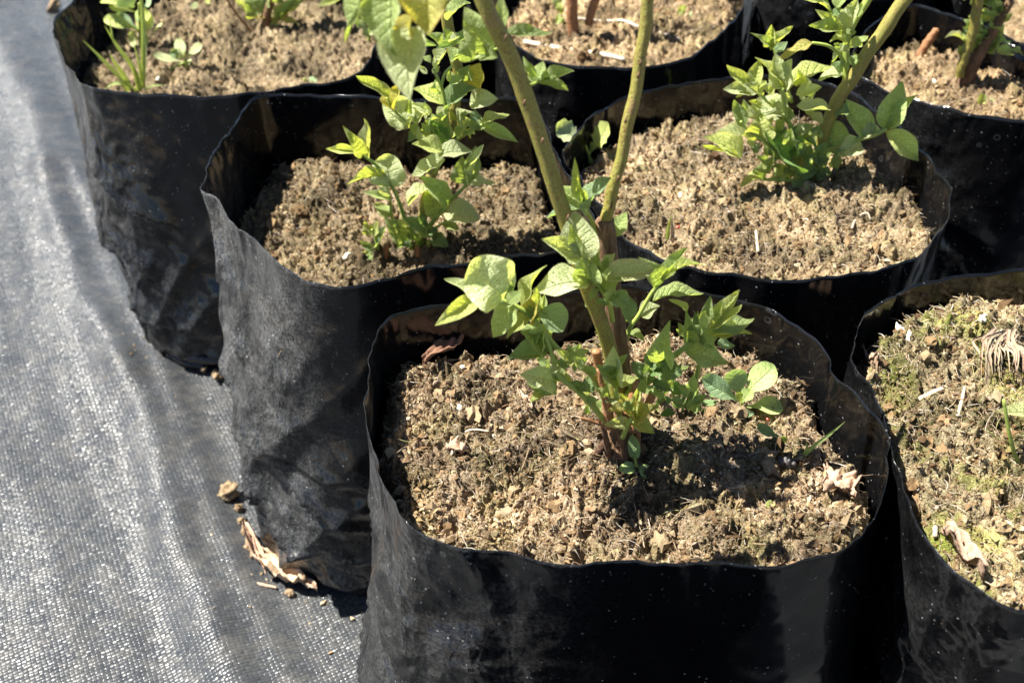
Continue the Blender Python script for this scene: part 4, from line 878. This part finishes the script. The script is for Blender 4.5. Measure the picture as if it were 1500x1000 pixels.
for pts, w in (([(205, 140), (172, 110), (145, 82), (121, 59)], 6), ([(195, 140), (182, 112), (170, 95), (161, 79)], 7), ([(208, 138), (195, 100), (172, 68), (153, 37)], 7), ([(209, 140), (210, 90), (210, 40), (206, -10), (204, -30)], 8),
               ([(207, 120), (203, 90), (195, 62)], 4), ([(206, 138), (222, 126), (241, 125)], 4), ([(192, 139), (178, 123), (165, 123), (153, 131)], 6), ([(204, 138), (200, 115), (196, 98)], 6), ([(166, 60), (163, 45), (160, 25)], 3)):
    blade(G, Yg, pts, w)
p = on_soil('A', 1175, 668); G2 = thing('grass_sprout', p, 'single green grass blade at the right side of the nearest bag', 'grass')
blade(G2, float(p[1]), [(1172, 674), (1190, 655), (1215, 636), (1238, 617)], 6); blade(G2, float(p[1]), [(1172, 674), (1180, 660), (1182, 645)], 4)
p = on_soil('D', 978, 352, .235); G3 = thing('grass_sprout', p, 'short upright grass blade near the front of the leaning plant\'s bag', 'grass')
blade(G3, float(p[1]), [(977, 356), (979, 335), (984, 314)], 5); blade(G3, float(p[1]), [(985, 352), (985, 335), (984, 322)], 5, M_STRAW)

# ================================================================== litter
def crumple(name, pts_px, key, label, mat, z=None, amp=.004, thick=.0003, lift=.002, cat='dead leaf'):
    """curled dry leaf: outline base, tip, width in photo pixels"""
    bx, by, tx, ty, w = pts_px
    f = (lambda x, y: on_soil(key, x, y)) if key else (lambda x, y: PZ(x, y, z))
    Bp, Tp = f(bx, by)+np.array([0, 0, lift]), f(tx, ty)+np.array([0, 0, lift])
    px = np.linalg.norm(PZ(bx+1, by, Bp[2])-PZ(bx, by, Bp[2])); d = Tp-Bp; Ln = np.linalg.norm(d); ex = d/Ln; ey = np.cross([0, 0, 1.], ex); ey /= np.linalg.norm(ey); ez = np.cross(ex, ey)
    nu, nv = 18, 12; V = []; s_ = rnd.randrange(99)
    for i in range(nu+1):
        for j in range(nv+1):
            u, v = i/nu, -1+2*j/nv; ww = w*px*.5*max(.05, math.sin(math.pi*(.06+.88*u))**.7)
            h = amp*(1.4*float(perlin(u*3.2, v*1.9, s_))+.7*float(perlin(u*7, v*5, s_+1))+.6*v*v)
            V.append(ex*Ln*(u+.04*float(perlin(v*3, u*2, s_+2)))+ey*v*ww*(1-.25*v*v)+ez*(h+amp*.6))
    F = [(a, a+1, a+nv+2, a+nv+1) for i in range(nu) for j in range(nv) for a in (i*(nv+1)+j,)]
    o = link(name, mesh_np(name, V, F, mat)); o.location = Vector(Bp)
    md = o.modifiers.new('thick', 'SOLIDIFY'); md.thickness = thick
    return tag(o, label, cat)
crumple('dead_leaf', (624, 548, 692, 492, 40), 'A', 'dark brown dead leaf in the shade at back left of the nearest bag', M_DEADD, lift=.007, amp=.0032)
crumple('dead_leaf', (1203, 724, 1250, 716, 46), 'A', 'curled pinkish dead leaf at the right side of the nearest bag', M_DEAD, amp=.0035, lift=.004)
crumple('dead_leaf', (1205, 695, 1250, 738, 16), 'A', 'narrow dried strip against the curled pinkish dead leaf', M_DEAD, amp=.0025, lift=.003)
crumple('dead_leaf', (655, 662, 686, 666, 22), 'A', 'small pale dry flake at the left of the nearest bag', M_DEAD, amp=.003)
crumple('dead_leaf', (760, 580, 780, 606, 12), 'A', 'thin dry leaf scrap below the left shoot of the tall plant', M_DEAD, amp=.002)
crumple('dead_leaf', (1138, 690, 1164, 694, 11), 'A', 'grey curled dry scrap below the two-leaved seedling', m_simple('grey_scrap', (.06, .055, .055), (.14, .125, .12), 200), amp=.004)
crumple('dead_leaf', (1378, 788, 1438, 852, 22), 'H', 'folded grey-brown dead leaf at the front of the mossy soil', M_DEAD, amp=.005, lift=.003)
crumple('dead_leaf', (1254, 524, 1284, 545, 12), 'H', 'curled dry shred at the left rim of the mossy bag', M_DEAD, amp=.004)
crumple('dead_leaf', (382, 818, 448, 860, 44), None, 'pale crumpled dead leaf on the fabric at the foot of the dusty bag', m_simple('pale_dead_leaf', (.28, .185, .11), (.54, .40, .27), 160, .7, .0016), z=.006, amp=.007)
crumple('dead_leaf', (362, 780, 394, 846, 20), None, 'shredded brown leaf against the pale crumpled one on the fabric', M_DEAD, z=.004, amp=.008)
crumple('dead_leaf', (440, 855, 466, 868, 12), None, 'rolled brown leaf end under the corner of the dusty bag', M_DEAD, z=.003, amp=.004)
def twig(label, P, r, mat=M_STRAW, name='twig', cat='twig'):
    P = np.array(P); t_ = tube(name, P, [r, r*1.05, r*.8], mat, None, P[0], rough=.12, sides=8, n=18); t_.location = Vector(P[0]); return tag(t_, label, cat)
def soil_path(key, pts, lift, z=.236): return [on_soil(key, x, y, z)*0+np.array([*on_soil(key, x, y, z)[:2], on_soil(key, x, y, z)[2]+lift]) for x, y in pts]
twig('thick pale twig lying at the front of the top centre bag', soil_path('E', [(768, 66), (820, 76), (870, 83), (914, 92)], .0028), .0022, M_TWIG)
twig('long thin pale twig by the stems of the top centre bag', soil_path('E', [(842, 31), (880, 36), (912, 35), (935, 44), (965, 52), (995, 62)], .0028), .0012, M_TWIG)
twig('short brown stick poking up in the right edge bag', [on_soil('F', 1346, 84, .235), PY(1358, 64, float(on_soil('F', 1346, 84, .235)[1])), PY(1372, 44, float(on_soil('F', 1346, 84, .235)[1]))], .0034, M_RED)
twig('thin curved straw left of centre in the nearest bag', soil_path('A', [(662, 668), (668, 645), (690, 632), (716, 634)], .0012), .0006)
twig('short upright straw in the leaning plant\'s bag', soil_path('D', [(1110, 372), (1108, 355), (1107, 342)], .002), .0010)
twig('dry loop of root in the leaning plant\'s bag', soil_path('D', [(1247, 340), (1253, 326), (1268, 318), (1274, 328)], .003), .0007)
twig('pale straw across the mossy soil', soil_path('H', [(1345, 588), (1362, 580), (1380, 572)], .0015, .24), .0013)
twig('thin upright straw on the mossy soil', soil_path('H', [(1402, 612), (1408, 590), (1412, 570)], .0015, .24), .0009)
twig('thin dry stalk near the front of the mossy bag', soil_path('H', [(1368, 790), (1370, 765), (1371, 742)], .002, .24), .0011)
twig('thin brown twig on the fabric beside the crumpled leaf', [PZ(360, 850, .003), PZ(380, 855, .003), PZ(405, 860, .003)], .0011, M_DEAD)
def pebble(name, c, r, mat, label, cat, sq=(1, .85, .8), rough=.08):
    iv, jf = ico(); import bmesh
    bm = bmesh.new(); bmesh.ops.create_icosphere(bm, subdivisions=3, radius=1)
    for v in bm.verts:
        n = v.co.copy(); q = c[0]*90; k = 1+rough*1.6*(float(perlin(n.x*1.6+q, n.y*1.6, 5))+float(perlin(n.y*1.9+q, n.z*1.9, 6))+.6*float(perlin(n.z*4+q, n.x*4, 7))+.4*float(perlin(n.x*8+q, n.y*8+n.z*5, 8)))
        v.co = Vector((n.x*sq[0]*k, n.y*sq[1]*k, n.z*sq[2]*k))*r
    me = bpy.data.meshes.new(name); bm.to_mesh(me); bm.free(); me.materials.append(mat)
    for p_ in me.polygons: p_.use_smooth = True
    o = link(name, me); o.location = Vector(c); o.rotation_euler = (rnd.random(), rnd.random(), rnd.random()*6); return tag(o, label, cat)
up_ = np.array([0, 0, 1.])
pebble('pellet', on_soil('A', 672, 602)+up_*.0018, .0026, M_WHITE, 'round cream pellet on the left of the soil in the nearest bag', 'pellet', (1, .92, .9), .02)
pebble('grit', on_soil('A', 677, 540)+up_*.001, .0016, M_WHITE, 'white grit below the dark dead leaf in the nearest bag', 'grit', (1, .8, .7), .3)
pebble('grit', on_soil('A', 724, 640)+up_*.0008, .0013, M_WHITE, 'white grit at the end of the curved straw', 'grit', (1.4, .8, .5), .3)
pebble('grit', on_soil('B', 508, 377, .2)+up_*.001, .0024, M_WHITE, 'white grit in front in the dusty bag, larger of two', 'grit', (1.5, .7, .5), .3)
pebble('grit', on_soil('B', 517, 379, .2)+up_*.001, .0018, M_WHITE, 'white grit in front in the dusty bag, smaller of two', 'grit', (1, .7, .6), .3)
pebble('grit', on_soil('F', 1368, 122, .232)+up_*.001, .0026, M_WHITE, 'white grit left of the trunk in the right edge bag', 'grit', (1.4, .8, .6), .25)
pebble('grit', on_soil('C', 232, 118, .215)+up_*.001, .0020, M_WHITE, 'white grit by the grass in the far left bag', 'grit', (1.2, .8, .7), .25)
pebble('seed', on_soil('A', 1124, 615)+up_*.0008, .0009, M_REDSEED, 'tiny red seed right of the broad-leaved seedling', 'seed', (1.2, .8, .6), .1)
pebble('seed', on_soil('D', 993, 334, .235)+up_*.0008, .0014, M_REDSEED, 'red seed beside the short grass blade', 'seed', (1.2, .9, .7), .1)
M_CLOD = m_simple('tan_clod', (.17, .11, .06), (.44, .32, .19), 420, .9, .0035)
pebble('clod', PZ(334, 720, .006), .0075, M_CLOD, 'tan soil clod on the fabric left of the dusty bag', 'clod', (.8, 1.1, 1), .3)
pebble('clod', PZ(212, 454, .004), .007, M_CLOD, 'tan smudge of soil on the fabric left of the far bag', 'clod', (1, 1.2, .5), .3)
pebble('clod', PZ(78, 9, .006), .010, M_CLOD, 'small pale stone on the fabric at the upper left corner', 'stone', (1.3, .8, .7), .25)
for k, (x, y, s_) in enumerate(((350, 744, 3.4), (354, 762, 3), (359, 778, 3.6), (364, 800, 4), (372, 812, 3.4), (318, 548, 5), (330, 540, 4), (424, 868, 3), (298, 541, 2.6))):
    pebble('crumb', PZ(x, y, .003), s_/1000, M_CLOD, ['topmost', 'second', 'third', 'fourth', 'lowest'][k]+' of the tan crumbs trailing down the dusty bag\'s left foot' if k < 5 else ['tan crumb under the far left bag\'s foot', 'reddish crumb tucked between the two left bags', 'crumb in front of the pale crumpled leaf', 'tiny crumb at the far left bag\'s corner'][k-5], 'crumb', (1.1, .8, .7), .35)
for k, (x, y, r__) in enumerate(((1318, 488, 2.6), (1330, 496, 2.0), (1440, 470, 2.4))):
    pebble('grit', on_soil('H', x, y, .245)+up_*.001, r__/1000, M_WHITE, 'white crust crumb at the back left of the mossy soil, '+('larger of two' if k == 0 else 'smaller of two') if k < 2 else 'white crust crumb by the dry grass tuft on the mossy soil', 'grit', (1.3, .9, .6), .4)
# dry grass tuft on the mossy soil
p = on_soil('H', 1470, 500, .245); TG = thing('dry_grass_tuft', p, 'bleached tuft of dry grass at the back of the mossy soil', 'dry grass')
for k in range(26):
    x0_ = 1462+r_.uniform(-20, 34); x1_ = 1440+r_.uniform(-6, 66); y1_ = r_.uniform(525, 572)
    blade(TG, float(p[1]), [(x0_, 488+r_.uniform(-8, 8), .6), ((x0_+x1_)/2-8+r_.uniform(-6, 6), 497+r_.uniform(-6, 12), 0), (x1_, 515, -.6), (x1_+r_.uniform(-4, 6), y1_, -1.6)], r_.uniform(3, 5.5), M_TUFT if k % 3 else M_DEAD)
# soil spilt along the feet of the bags
pts = []
for k_ in ('A', 'B', 'C'):
    W_ = BV[k_][-1]
    for _ in range(170):
        i_ = r_.randrange(NB); c_ = W_[:, :2].mean(0); d_ = W_[i_, :2]-c_
        q_ = c_+d_*(1.03+abs(r_.gauss(0, .16))); pts.append(q_)
pts = np.array(pts); n = len(pts); iv, jf = octa(); sz = np.exp(rng.normal(math.log(.0007), .5, n)).clip(.0003, .0025)
v = np.einsum('nij,nkj->nki', rot_rand(n), iv[None]*(1+.35*rng.normal(size=(n, 6, 1)).clip(-1, 1.2))*sz[:, None, None]*rng.uniform(.5, 1.5, (n, 1, 3)))
v += np.concatenate([pts, (mat_height(pts[:, 0], pts[:, 1])-.002+sz*.4)[:, None]], 1)[:, None, :]
cc = np.array([(.36, .27, .17), (.28, .19, .11), (.48, .38, .26)])[rng.integers(0, 3, n)]
tag(link('spilled_soil', mesh_np('spilled_soil', v.reshape(-1, 3), (jf[None]+np.arange(n)[:, None, None]*6).reshape(-1, 3), M_CRUMB, False, None, np.repeat(cc, 6, 0))), 'brown soil crumbs scattered on the fabric along the feet of the bags', 'spilt soil', kind='stuff')
